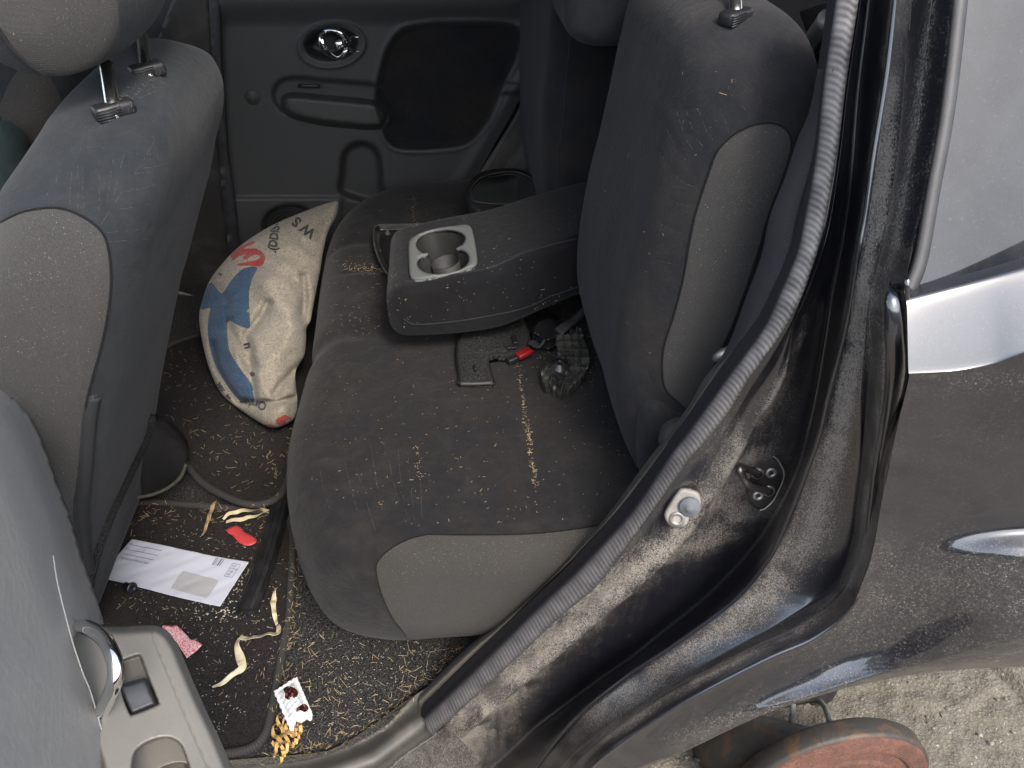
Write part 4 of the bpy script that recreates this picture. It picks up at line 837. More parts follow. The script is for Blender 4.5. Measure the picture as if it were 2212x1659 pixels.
# ---------------- the open rear door, lower left
def open_door():
    D = empty('open_rear_door', (-.4, .5, .3), None, None, car); D['label'] = 'open rear door swung toward the camera, grey grained inner panel'
    U = np.array([.2588, -.9659, 0]); N = np.array([.9659, .2588, 0]); H = np.array([-.40, .56, .8])
    dp = lambda x, y, off: C0+ray(x, y)*((((H-C0)@N)+off)/(ray(x, y)@N))[..., None]
    sil = [(-250,700),(-60,800),(0,840),(33,863),(67,903),(90,950),(110,1000),(127,1051),(154,1119),(177,1203),(201,1270),(222,1335)]
    out = sil+[(224,1348),(195,1353),(166,1364),(160,1378),(166,1402),(182,1450),(201,1498),(222,1570),(250,1659),(282,1770),(-250,1770)]
    def W(x, y):
        d = dline(x, y, sil, False)[0]; off = -.05*np.exp(-(d/26)**2)+.012*sst(0, 120, d)
        return dp(x, y, off)
    V, F, ids, P = hfield(out, W, 8); V0, F0 = V, F; V, F, _ = thicken(V, F, -N*.05); mk('door_panel', V, F, PL_GREY, D)
    # armrest console
    o = cat([(120,1372),(135,1352),(228,1352),(270,1352),(329,1350),(352,1356),(367,1368),(386,1398),(399,1431),(436,1515),(469,1585),(500,1659),(520,1710),(420,1780),(250,1790),(215,1660),(185,1570),(160,1490),(130,1405)], 140, True)
    slot = smooth_poly([(255,1428),(268,1422),(282,1421),(290,1432),(300,1460),(322,1520),(330,1546),(300,1566),(278,1572),(272,1560),(262,1500),(256,1460)], 70)
    slot = cat([(262,1424),(298,1412),(306,1416),(325,1465),(345,1516),(341,1525),(288,1546),(278,1543),(262,1500),(256,1450),(257,1430)], 70, True)
    cup = cat([(285,1690),(282,1650),(290,1620),(318,1599),(355,1589),(380,1595),(397,1612),(412,1653),(430,1720),(400,1765),(310,1765)], 70, True)
    zp = lambda x, y, h: pp_(x, y, np.array([-.34, .45, .80]), np.array([.25, .15, 1.0]), h)
    def W(x, y):
        d = np.maximum(sdf(x, y, o), 0); h = -.035*np.exp(-(d/9)**2); h = h-.035*sst(0, 7, sdf(x, y, slot))-.11*sst(0, 14, sdf(x, y, cup))
        e = dline(x, y, [(327,1352),(336,1385),(365,1455),(402,1545),(452,1659)], False)[0]; h = h-.003*np.exp(-(e/2.2)**2)
        return zp(x, y, h)
    V, F, ids, P = hfield(o, W, 4.0, [slot, cup]); V, F, _ = thicken(V, F, (0, 0, -.05)); mk('door_armrest', V, F, PL_GREY2, D)
    # switch rocker
    ro = smooth_poly([(262,1505),(282,1488),(312,1482),(320,1490),(330,1520),(338,1545),(310,1562),(280,1572),(272,1562)], 60); ro = cat([(256,1484),(262,1478),(309,1465),(317,1470),(329,1495),(339,1519),(334,1526),(290,1544),(282,1543),(268,1515)], 60, True)
    V, F, ids, P = hfield(ro, lambda x, y: zp(x, y, -.018+.016*sst(0, 9, sdf(x, y, ro))+.006*sst(1540, 1480, y)), 3); V, F, _ = thicken(V, F, (0, 0, -.02)); mk('window_switch', V, F, m_plastic('switch_plastic', (.045,.047,.055), .45, 500, .1, .35, (.13,.13,.13)), D)
    # chrome pull
    a = [(150,1350,-.01),(164,1352,.006),(190,1356,.024),(222,1377,.040),(241,1409,.050),(250,1446,.052),(244,1484,.046),(228,1520,.028),(218,1545,.008),(216,1570,-.01)]
    P = np.array([dp(np.float64(x), np.float64(y), o_) for x, y, o_ in a]); V, F = tube(P, [.005,.006,.0066,.0066,.0066,.0066,.0066,.0066,.006,.005], 20, m=90, flat=.95); mk('pull_handle', V, F, CHROME, D)
    mk('door_shell', *box(np.array([-.40,.56,.70])+U*.37-N*.075, .68, .045, .70, X=U, Y=N, bev=.015), PAINT, D, attr=None)
    ln = [(114,1200),(123,1257),(138,1320),(156,1387),(177,1450),(196,1498),(217,1570),(245,1659),(262,1720)]; PT_ = bvh(V0, F0); mk('panel_edge_bead', *tube_on(PT_, ln, .0010, 8, 90, -.0002), PL_GREY, D)
    # the recess behind the pull
open_door()

# ---------------- brake drum and underbody bits
def drum():
    B = empty('brake_drum', (.6, .6, .05), None, None, car); B['label'] = 'rusty rear brake drum with its wheel off'
    c = py_(1856, 1612, .565)-np.array([0, 0, .168]); r = .168
    ax = np.array([.05, -1, .05])
    R_ = NT('rust'); n1 = R_.ramp(R_.noise(16, 6, .75, .4), .36, .66); cc = R_.mix(n1, (.068,.031,.021), (.135,.060,.037)); cc = R_.mix(R_.ramp(R_.noise(250, 4, .7), .5, .62), cc, (.07,.032,.026)); cc = R_.mix(R_.mth('MULTIPLY', R_.ramp(R_.noise(420, 2), .64, .7), .5), cc, (.24,.13,.085)); R_.set('Base Color', cc).set('Roughness', .85); R_.bump(R_.noise(350, 4, .7), .8, .0015)
    pf = [(.001,.012),(.05,.012),(.056,.004),(.085,.002),(.100,.003),(.104,.007),(.110,.007),(.114,.002),(.132,.000),(.136,.004),(.142,.005),(r-.008,.003),(r-.002,.001),(r,-.004)]; pf = [(q, float(np.interp(q, [a for a, b in pf], [b for a, b in pf]))+.0004*math.sin(q*2200)) for q in np.linspace(.001, r, 220)]
    mk('drum_face', *lathe(c, ax, pf, 140), R_.m, B)
    S_ = NT('grey_rusty_steel'); n1 = S_.ramp(S_.noise(22, 5, .7, .5), .48, .60); S_.set('Base Color', S_.mix(n1, (.040,.036,.032), (.085,.050,.030))).set('Roughness', .6).set('Metallic', .2); S_.bump(S_.noise(120, 4, .7), .5, .002)
    mk('drum_rim', *lathe(c, ax, [(r,-.003),(r+.004,-.005),(r+.005,-.010),(r+.004,-.034),(r-.002,-.040),(r-.03,-.044),(.03,-.046)], 120), S_.m, B)
    mk('axle_beam', *tube([c+np.array([0,.07,-.01]), c+np.array([-.12,.10,0]), py_(1480,1650,.80), py_(1380,1720,.95)], [.05,.045,.045,.045], 18, m=30), S_.m, car)
    mk('brake_hose', *tube([py_(1597,1588,.70), py_(1620,1600,.66), py_(1650,1602,.64), py_(1685,1600,.64), py_(1704,1585,.66), py_(1711,1555,.68), py_(1713,1520,.70)], .0055, 12, m=60), m_plain('hose_rubber', (.16,.155,.14), .6, var=.2), car)
    mk('brake_hose', *tube([py_(1772,1590,.66), py_(1840,1500,.70), py_(1960,1478,.7)], .004, 10, m=2), RUBBER, car) if False else None
    mk('brake_line', *tube([py_(1790,1500,.75), py_(1880,1478,.70), py_(2010,1475,.66), py_(2035,1500,.64), py_(2060,1552,.62)], .005, 10, m=60), m_plain('line_rubber', (.13,.125,.11), .6), car) if False else None
    mk('brake_line', *tube([py_(1640,1530,.74), py_(1700,1522,.72), py_(1760,1512,.70), py_(1782,1528,.67), py_(1792,1560,.62)], .0048, 10, m=60), m_plain('line_rubber', (.15,.145,.125), .6, var=.2), car)
    mk('damper', *tube([py_(1790,1440,.85), py_(1740,1540,.80), py_(1700,1640,.75)], [.035,.035,.03], 20, m=20), PL_BLACK, car)
    mk('spring_seat', *lathe(py_(1580,1600,.84), (0,.2,1), [(.001,.01),(.05,.01),(.06,-.02),(.04,-.06),(.02,-.10)], 30), PL_BLACK, car)
    mk('rubber_stop', *tube([py_(1560,1585,.80), py_(1575,1640,.78)], [.03,.035], 18, m=10), RUBBER, car)
    mk('handbrake_cable', *tube([py_(1500,1640,.70), py_(1560,1640,.68), py_(1610,1610,.68), py_(1660,1580,.70), py_(1740,1575,.68), py_(1830,1585,.66)], .0045, 10, m=60), m_plain('cable_rubber', (.05,.05,.048), .6), car)
    # inner wheel arch above
drum()

# ================================================================== LOOSE THINGS
FZ = .346      # top of the near mat
def slab(name, outline, zf, th, mat, spacing=6, sm=60, dome=0.0, regions=(), **k):
    o = smooth_poly(outline, sm) if sm else np.array(outline, float)
    def W(x, y): d = np.maximum(sdf(x, y, o), 0); return pz_(x, y, (zf(x, y) if callable(zf) else zf)+dome*(1-np.exp(-d/6)))
    V, F, ids, P = hfield(o, W, spacing, regions); V, F, fm = thicken(V, F, (0, 0, -th), list(ids)); return mk(name, V, F, mat, fmat=fm if isinstance(mat, list) else None, **k), V, F

# floor mats
near = [(150,1180),(215,1150),(262,1108),(288,1090),(340,1086),(450,1094),(560,1104),(612,1112),(630,1140),(631,1200),(629,1257),(623,1337),(613,1387),(599,1471),(583,1555),(570,1590),(545,1614),(500,1626),(430,1630),(300,1640),(50,1600),(0,1400)]
nm = empty('floor_mat', pz_(400, 1350, .338), 'worn dark floor mat in front of the bench under the white envelope', 'floor mat')
no = smooth_poly(near, 140)
V, F, _, _ = hfield(no, lambda x, y: pz_(x, y, .344+.001*np.sin(x/40)+.0*y), 12); V, F, _ = thicken(V, F, (0, 0, -.006)); mk('mat_pile', V, F, MAT_CARPET, nm)
B_ = NT('ribbed_binding'); B_.set('Base Color', B_.mix(B_.attr('rib'), (.008,.0075,.007), (.032,.029,.026))).set('Roughness', .9); B_ = B_.m
def binding(o, zf, r, parent, n=900):
    Q = cat(o, n, True); P = pz_(Q[:, 0], Q[:, 1], zf if not callable(zf) else zf(Q[:, 0], Q[:, 1])); V, F = tube(P, r, 8, closed=True)
    s_ = np.r_[0, np.cumsum(np.linalg.norm(np.diff(P, axis=0), axis=1))]; rb = .5+.5*np.sin(2*np.pi*s_/.0042); A = np.repeat(rb, 8)
    c = np.repeat(P, 8, 0); V = c+(V-c)*(1+.12*A[:, None]); mk('mat_binding', V, F, B_, parent, attr={'rib': A})
binding(no, .345, .0065, nm)
far = [(300,880),(330,905),(360,948),(401,1000),(440,1045),(500,1078),(545,1090),(580,1085),(606,1068),(622,1035),(636,1000),(700,900),(720,720),(640,660),(480,690),(430,722),(380,740),(330,765),(240,800)]
fo = smooth_poly(far, 120)
def fz(x, y): return .352+.045*np.exp(-((y-860)/130)**2)+.02*sst(1000, 1090, y)+.004*np.sin(x/37+y/60)
fm_ = empty('floor_mat', pz_(500, 880, .36), 'far floor mat with rounded corner, straw on it, under the printed blanket', 'floor mat')
V, F, _, _ = hfield(fo, lambda x, y: pz_(x, y, fz(x, y)), 8); V, F, _ = thicken(V, F, (0, 0, -.006)); mk('mat_pile', V, F, MAT_CARPET, fm_); binding(fo, fz, .0068, fm_)

# fleece blanket
kb = lambda L: [(384+a*.3308, 411.5+b*.3308) for a, b in L]
def blanket():
    o = smooth_poly(kb([(1050,78),(1035,165),(1000,230),(975,290),(950,400),(930,520),(905,650),(880,780),(868,850),(840,900),(838,980),(825,1080),(770,1180),(772,1280),(780,1360),(778,1440),(745,1505),(640,1548),(560,1528),(410,1432),(285,1325),(205,1160),(155,960),(140,820),(160,720),(205,595),(280,490),(395,370),(560,258),(700,188),(900,108),(1005,74),(1035,68)]), 200)
    blue = smooth_poly(kb([(520,502),(440,505),(380,550),(330,615),(290,672),(255,640),(212,600),(175,680),(152,776),(212,768),(198,850),(200,970),(245,1140),(330,1285),(400,1370),(470,1386),(502,1384),(490,1320),(484,1270),(400,1150),(340,1050),(325,950),(330,852),(400,882),(468,900),(470,830),(465,680),(485,580)]), 150)
    notch = kb([(448,790),(470,765),(480,800)])
    reds = [smooth_poly(kb(q), 50) for q in ([(345,410),(400,372),(490,330),(500,345),(430,378),(520,378),(505,398),(400,430),(360,455)], [(430,432),(490,385),(545,395),(572,440),(560,475),(540,495),(480,492),(400,490),(388,480),(470,462),(520,452),(540,430),(500,420),(440,452)], [(640,1500),(690,1468),(715,1470),(745,1492),(710,1500),(700,1530),(655,1528)], [(560,1530),(610,1528),(640,1543),(600,1549)])]
    inkb = smooth_poly(kb([(255,1195),(265,1190),(262,1215),(285,1225),(262,1232),(268,1256),(248,1240)]), 20)
    folds = [(kb([(585,740),(560,800),(500,880),(440,950),(470,1050),(490,1150)]), 10, -.018), (kb([(330,860),(350,930),(400,1010),(440,1100),(480,1200),(500,1370)]), 9, -.014), (kb([(230,1000),(250,1150),(330,1290),(400,1375),(500,1388),(640,1385),(780,1350)]), 7, -.022), (kb([(520,500),(640,510),(760,590),(820,700),(835,850)]), 12, -.012), (kb([(560,600),(620,700),(700,760),(760,900)]), 22, .018), (kb([(640,1330),(680,1260),(770,1180)]), 10, -.02), (kb([(470,410),(600,410),(750,430),(860,500)]), 12, -.008), (kb([(700,200),(760,300),(860,380)]), 9, -.005), (kb([(820,560),(830,700),(815,800)]), 8, -.016), (kb([(700,1000),(620,1100),(540,1200)]), 22, .012), (kb([(215,600),(290,672),(330,740),(320,900)]), 9, -.010)]
    def W(x, y):
        d = np.maximum(sdf(x, y, o), 0); base = 1.86-(y-438)/486*.60+.06*sst(640, 440, x)*sst(500, 650, y)
        h = .015*(1-np.exp(-d/3))+.085*(1-np.exp(-d/38))
        for pl, w_, a in folds: h = h+1.7*a*np.exp(-(dline(x, y, pl, False)[0]/w_)**2)*np.clip(d/6, 0, 1)
        P = np.stack([x, y, 0*x], 1); h = h+vnoise(P, .02)*.030*np.clip(d/12, 0, 1)+vnoise(P, .055)*.007*np.clip(d/6, 0, 1)+vnoise(P, .15)*.002*np.clip(d/6, 0, 1)
        P_ = py_(x, y, base); r = ray(x, y); r /= np.linalg.norm(r, axis=1)[:, None]; return P_-r*h[:, None]
    V, F, ids, P = hfield(o, W, 3.2, [blue]+reds+[notch])
    ids = np.where(ids == 6, 0, np.where(ids >= 2, 2, ids)); T = bvh(V, F)
    r = V-C0; r /= np.linalg.norm(r, axis=1)[:, None]; Fs = list(F)
    V2, F2, fm = thicken(V, F, r*.10*np.clip(sdf(P[:, 0], P[:, 1], o)/30, .06, 1)[:, None], list(ids))
    def fl(name, c1, c2):
        t = NT(name); c = t.mix(t.ramp(t.noise(190, 5, .8), .32, .62), c1, c2); c = t.mix(t.mth('MULTIPLY', t.ramp(t.noise(16, 4, .6), .5, .75), .35), c, tuple(k*.55 for k in c2)); t.set('Base Color', c).set('Roughness', .95).set('Sheen Weight', .15).set('Specular IOR Level', .1); b = t.bump(t.noise(260, 4, .7), .9, .004); t.bump(t.vor(420), .5, .002, b); return t.m
    o_ = mk('fleece_blanket', V2, F2, [fl('fleece_beige', (.15,.130,.100), (.31,.272,.215)), fl('fleece_blue', (.014,.036,.070), (.030,.068,.125)), fl('fleece_red', (.20,.022,.02), (.30,.04,.036)), fl('fleece_black', (.03,.028,.028), (.06,.055,.05))], fmat=fm, label='bunched beige fleece blanket with blue and red print and black lettering', category='blanket')
    # printed lettering: part of the cloth pattern, thin print on the surface
    LET = []
    def word(s, x, y, ang, size, squash=1.0, mirror=False):
        tv, tf = text_mesh(s, .045); a = math.radians(ang); tv = tv*np.array([size*squash*(-1 if mirror else 1), size]); X = x+tv[:, 0]*math.cos(a)+tv[:, 1]*math.sin(a); Y = y+tv[:, 0]*math.sin(a)-tv[:, 1]*math.cos(a)
        w, f = decal(T, np.stack([X, Y], 1), tf, .0025)
        if f: LET.append(MB().add((w, f)))
    word('W S', *kb([(905,268)])[0], -142, 30, 1.0); 
    word('.(DDISO', *kb([(640,408)])[0], -82, 26, .82)
    word('Order', *kb([(582,1385)])[0], -168, 26, .85); word('t,', *kb([(352,1360)])[0], -140, 26); word('ket', *kb([(310,1310)])[0], -122, 18)
    word('n', *kb([(430,1000)])[0], 75, 26); word('.', *kb([(470,1205)])[0], 0, 50); word('z', *kb([(280,560)])[0], -60, 14)
    ik = fl('ink_black', (.012,.012,.014), (.03,.03,.03))
    for m in LET: m.mk('printed_word', ik, o_, smooth=False)
blanket()

# envelope on the near mat
def envelope():
    A, B, C_, D = [pz_(x, y, .3515) for x, y in ((285,1166),(537,1213),(475,1309),(213,1248))]      # far-left, far-right, near-right, near-left
    def E(u, v, h=0):
        u = np.asarray(u, float); v = np.asarray(v, float); P = (1-v)[..., None]*((1-u)[..., None]*A+u[..., None]*B)+v[..., None]*((1-u)[..., None]*D+u[..., None]*C_)
        P = P.copy(); P[..., 2] += h+.0005*np.sin(u*26+v*9)*np.sin(v*7+u*4)*sst(0, .1, u)+.0025*np.sin(u*5+1)+.00012*np.sin(u*60+v*20); return P
    n = 120; U, Vv = np.meshgrid(np.linspace(0, 1, n), np.linspace(0, 1, 50)); P = E(U.ravel(), Vv.ravel()); F = grid_faces(50, n, flip=True); V2, F2, _ = thicken(P, F, (0, 0, -.0012))
    t = NT('envelope_paper'); t.set('Base Color', (.37,.38,.43)).set('Roughness', .6); w = t.noise(35, 4, .6, 1.5, co=t.map((0, 0, .5), (1, .35, 1))); t.bump(w, .1, .001)
    o_ = mk('envelope', V2, F2, t.m, label='white return envelope with a grey window lying on the near floor mat', category='envelope')
    def rect(mb, u0, u1, v0, v1, k=12, h=.0006):
        u = np.linspace(u0, u1, k); V = np.vstack([E(u, np.full(k, v0), h), E(u, np.full(k, v1), h)]); mk('printed_line', V, [(i, i+1, k+i+1, k+i) for i in range(k-1)], INK, o_, smooth=False)
    ln = MB()
    for (u0, u1, v) in ((.02,.30,.135),(.02,.30,.26),(.02,.30,.375)): rect(ln, u0, u1, v, v+.012)
    mk('printed_line', *(np.array([E(.175,.19,.0006),E(.178,.19,.0006),E(.165,.28,.0006),E(.162,.28,.0006)]), [(0,1,2,3)]), INK, o_, smooth=False)
    for a, b, c, d in ((.02,.035,.43,.437),(.02,.035,.50,.507),(.02,.0215,.43,.507),(.0335,.035,.43,.507)): rect(ln, a, b, c, d, 3)
    for u in (.735,.748,.764,.776,.782,.797): rect(ln, u, u+(.007 if u != .764 else .003), .0+.03, .20, 3)
    for a, b, c, d in ((.885,.955,.09,.10),(.885,.955,.385,.395),(.885,.888,.09,.395),(.952,.955,.09,.395)): rect(ln, a, b, c, d, 3)
    def word(s, u, v, su, sv):
        tv, tf = text_mesh(s, .01); V = E(u+tv[:, 0]*su, v-tv[:, 1]*sv, .0007); mk('printed_word', V, tf, INK, o_, smooth=False)
    word('Please check box if address has changed', .042, .50, .0148, .07)
    word('NAME', .015, .125, .008, .04); word('ADDRESS', .015, .245, .006, .035); word('STATE', .15, .42, .006, .03); word('ZIP', .21, .42, .006, .03)
    for i, s_ in enumerate(('PLACE', 'POSTAGE', 'STAMP', 'HERE')): word(s_, .893, .165+i*.065, .0135, .062)
    wv = MB(); un = smooth_poly([(.565,.50),(.60,.47),(.84,.50),(.872,.54),(.870,.86),(.845,.90),(.60,.875),(.568,.84)], 60)
    c = un.mean(0); n_ = len(un); rg = [c+(un-c)*k for k in np.linspace(1, .02, 12)]; V = np.vstack([E(q[:, 0], q[:, 1], .0012) for q in rg])
    W_ = NT('security_window'); w1 = W_.wave(260, W_.map((0, 0, .5))); w2 = W_.wave(180, W_.map((0, 0, -.3))); W_.set('Base Color', W_.mix(W_.ramp(W_.mth('MULTIPLY', w1, w2), .1, .5), (.16,.16,.165), (.50,.50,.51))).set('Roughness', .3)
    mk('envelope_window', V, grid_faces(12, n_, cu=True)+[tuple(11*n_+i for i in range(n_))], W_.m, o_, smooth=False)
envelope()

# black push plug beside the envelope
def plug():
    c = pz_(278, 1268, .3635); ax = np.array([.80,-.45,.15]); mk('push_plug', *lathe(c, ax, [(.0005,-.011),(.006,-.011),(.007,-.009),(.007,.005),(.0098,.006),(.0106,.008),(.0098,.010),(.005,.0105),(.0045,.009),(.0005,.009)], 36), m_plain('plug_black', (.010,.010,.014), .35), label='small black rubber plug lying on the edge of the envelope', category='plug')
plug()
slab('plastic_scrap', [(487,1145),(498,1138),(510,1135),(520,1139),(524,1146),(530,1150),(546,1158),(555,1166),(553,1172),(541,1178),(531,1178),(518,1173),(511,1166),(502,1156),(494,1152)], .351, .0012, RED_P, 4, 0, dome=.0008, label='torn matt red plastic scrap on the floor mat beyond the envelope', category='scrap')
# checked red and white card
CK = NT('red_white_card'); v = CK.noise(260, 3, .6, 2.5); CK.set('Base Color', CK.mix(CK.ramp(v, .44, .54), (.52,.48,.48), (.42,.06,.07))).set('Roughness', .5)
slab('card_scrap', [(352,1350),(372,1352),(382,1351),(400,1368),(413,1383),(419,1381),(437,1392),(425,1405),(403,1421),(396,1410),(380,1385),(340,1375)], .3535, .0012, CK.m, 4, 0, label='torn red and white patterned card poking out beside the door armrest', category='card')
# sauce packet
def packet():
    q = [(641,1461),(675,1541),(674,1552),(669,1556),(662,1552),(650,1560),(640,1556),(636,1566),(634,1577),(627,1578),(612,1530),(591,1493)]
    z_ = .372
    P = [(641,1461)]+[(641+(675-641)*t, 1461+(1541-1461)*t+(1.5 if i % 2 else -1.0)) for i, t in enumerate(np.linspace(.05, .98, 16))]+q[1:10]+[(627-(627-591)*t+(1.4 if i % 2 else -1.2), 1578-(1578-1493)*t) for i, t in enumerate(np.linspace(.03, .97, 14))]+[(591,1493)]+[(591+(641-591)*t, 1493+(1461-1493)*t+(1.2 if i % 2 else -1)) for i, t in enumerate(np.linspace(.06, .95, 10))]
    P = np.array(P, float)
    bl = [smooth_poly(b, 40) for b in ([(612,1488),(622,1482),(632,1484),(641,1490),(644,1500),(636,1508),(630,1504),(624,1512),(615,1506),(616,1498)], [(648,1524),(656,1520),(664,1524),(666,1532),(658,1538),(648,1534),(640,1538),(641,1530)])]
    def W(x, y): d = np.maximum(sdf(x, y, P), 0); return pz_(x, y, z_+.007*sst(5, 18, d)-.0012*np.exp(-((d-6)/2)**2)+.0015*np.sin(x*.5)*np.sin(y*.4)*sst(3, 8, d)+.02*(y-1520)/60*0)
    V, F, ids, _ = hfield(P, W, 2.2, bl); ids = np.minimum(ids, 1); V, F, fm = thicken(V, F, (0, 0, -.004), list(ids))
    sc = NT('dried_sauce'); sc.set('Base Color', sc.mix(sc.ramp(sc.noise(260, 4, .7), .40, .55), (.012,.004,.004), (.055,.012,.008))).set('Roughness', .15).set('Coat Weight', .8)
    wp = NT('packet_white'); n1 = wp.ramp(wp.noise(55, 5, .7, .6), .56, .74); wp.set('Base Color', wp.mix(wp.mth('MULTIPLY', n1, .55), (.46,.46,.46), (.22,.10,.05))).set('Roughness', .35); wp.bump(wp.noise(160, 3), .3, .002)
    mk('sauce_packet', V, F, [wp.m, sc.m], fmat=fm, label='torn white sauce packet smeared with dried brown sauce', category='packet')
packet()
# folded pale strip
def ribbon(name, pts, widths, z, mat, twist=0, label=None, category=None, group=None, n=70, th=.0006, parent=None, wob=.003):
    P = np.array([pz_(a, b, z) for a, b in pts]); P = cat(P, n); w = np.interp(np.linspace(0, 1, n), np.linspace(0, 1, len(widths)), widths)
    T = np.gradient(P, axis=0); T /= np.linalg.norm(T, axis=1)[:, None]; S = np.stack([-T[:, 1], T[:, 0], 0*T[:, 0]], 1); s = np.linspace(0, 1, n)
    tilt = .7*np.sin(s*twist*6.28+.6); P = P.copy(); P[:, 2] += wob*(np.sin(s*11)**2); rows = []
    for k in (-1, -.5, 0, .5, 1): rows.append(P+S*(w*k*np.cos(tilt))[:, None]+np.array([0, 0, 1])*((w*k*np.sin(tilt))[:, None]+np.abs(w*np.sin(tilt))[:, None]-.0008*(1-k*k)))
    V = np.array(rows).reshape(-1, 3); F = grid_faces(5, n); V, F, _ = thicken(V, F, (0, 0, -th)); return mk(name, V, F, mat, parent, label=label, category=category, group=group)
zs = empty('husk_strip', pz_(560, 1380, .35), 'long pale dry husk strip folded in a zigzag, brown at its ends', 'strip')
ribbon('folded_strip', [(597,1270),(591,1300),(595,1338),(599,1352)], [.003,.0055,.004,.003], .353, HUSK, 1.2, parent=zs, n=40)
ribbon('folded_strip', [(601,1350),(602,1370),(580,1374),(545,1382),(518,1380)], [.003,.007,.0085,.0085,.006], .354, HUSK, .3, parent=zs, n=40)
ribbon('folded_strip', [(519,1378),(513,1400),(522,1430),(524,1444),(512,1455),(490,1470),(460,1487)], [.005,.006,.0075,.007,.004,.004,.0025], .353, HUSK, 1.0, parent=zs, n=60)
WOOD = m_plain('dry_wood_tan', (.32,.22,.12), .6, var=.25)
ribbon('wood_sliver', [(464,1084),(455,1112),(446,1140),(438,1159)], [.0045,.0060,.0055,.0035], .352, WOOD, .1, 'flat tan wood sliver lying beyond the envelope', 'sliver', n=30, th=.002)
HK2 = m_plain('pale_husk', (.38,.31,.19), .6, var=.3)
for i, (p, lb) in enumerate([([(482,1122),(498,1112),(530,1104),(565,1104),(585,1112)], 'upper pale husk loop beyond the red scrap'), ([(488,1128),(520,1124),(556,1114),(580,1106),(560,1100)], 'lower pale husk loop beyond the red scrap')]):
    ribbon('husk_loop', p, [.0025,.004,.004,.003,.002], .352, HK2, .8, lb, 'husk', n=50)
YL = m_plain('golden_husk', (.36,.22,.07), .55, var=.35)
tg = empty('husk_tangle', pz_(610, 1590, .34), 'tangle of golden dry husk curls under the sauce packet', 'husk')
for p in [[(606,1540),(600,1560),(612,1580),(606,1600),(596,1625)], [(620,1575),(632,1590),(646,1588),(650,1570),(640,1555)], [(598,1560),(590,1585),(604,1600),(622,1612),(612,1640)], [(640,1600),(630,1615),(622,1600),(610,1590),(600,1605),(594,1640)], [(628,1560),(618,1572),(626,1586),(642,1578),(636,1562)], [(650,1585),(640,1605),(628,1620)], [(606,1610),(614,1630),(604,1655)], [(585,1605),(600,1612),(618,1604)]]:
    ribbon('husk_curl', p, [.0012,.003,.0034,.0026,.0012], .348+random.uniform(0, .01), YL, random.uniform(.4, 1.4), parent=tg, n=40, wob=.006)
rb = m_plain('tan_rubber', (.42,.28,.15), .5)
RB = MB()
for (cx, cy, a, b, t_) in ((628,1560,16,26,.3),(632,1566,12,20,.5)):
    P = [pz_(cx+a*math.cos(q)*math.cos(t_)-b*math.sin(q)*math.sin(t_), cy+a*math.cos(q)*math.sin(t_)+b*math.sin(q)*math.cos(t_), .352+.004*math.sin(q*2)) for q in np.linspace(0, 6.28, 40, endpoint=False)]; RB.add(tube(np.array(P), .0016, 6, closed=True))
RB.mk('rubber_band', rb, label='tan rubber band looped below the sauce packet', category='rubber band')

# loose rubber channel strip against the bench
def channel():
    s = empty('rubber_strip', pz_(570, 1210, .345), 'long loose black rubber channel strip lying along the bench edge', 'rubber strip')
    near_ = pz_(533, 1328, .352); far_ = pz_(618, 1075, .352); ax = far_-near_; L = np.linalg.norm(ax); ax /= L; sd_ = np.cross(ax, [0, 0, 1]); up = np.array([0, 0, 1.0])
    prof = [(-.017,0),(-.0165,.012),(-.013,.017),(-.006,.0185),(-.0045,.0165),(-.003,.0185),(.005,.0195),(.0065,.0175),(.008,.0195),(.0135,.016),(.016,.009),(.0175,0),(.0150,0),(.0135,.008),(.011,.012),(.004,.0145),(.003,.004),(.008,.001),(.007,-.001),(0,.001),(-.007,-.001),(-.008,.001),(-.003,.004),(-.004,.0145),(-.011,.013),(-.014,.009),(-.0145,0)]
    k = 40; V = []
    for i in range(k):
        t = i/(k-1); c = near_+ax*(t*L)+up*(.006*math.sin(t*3))+sd_*(.006*math.sin(t*4)); V += [c+sd_*a*(1+.0*t)+up*b for a, b in prof]
    m = len(prof); F = grid_faces(k, m, cu=True)+[tuple(range(m))[::-1], tuple((k-1)*m+i for i in range(m))]
    mk('channel', V, fixn(np.array(V), F), m_plain('scuffed_rubber', (.009,.009,.0095), .45, bump=(60,.3,.002), var=.5), s, edge_split=35)
channel()

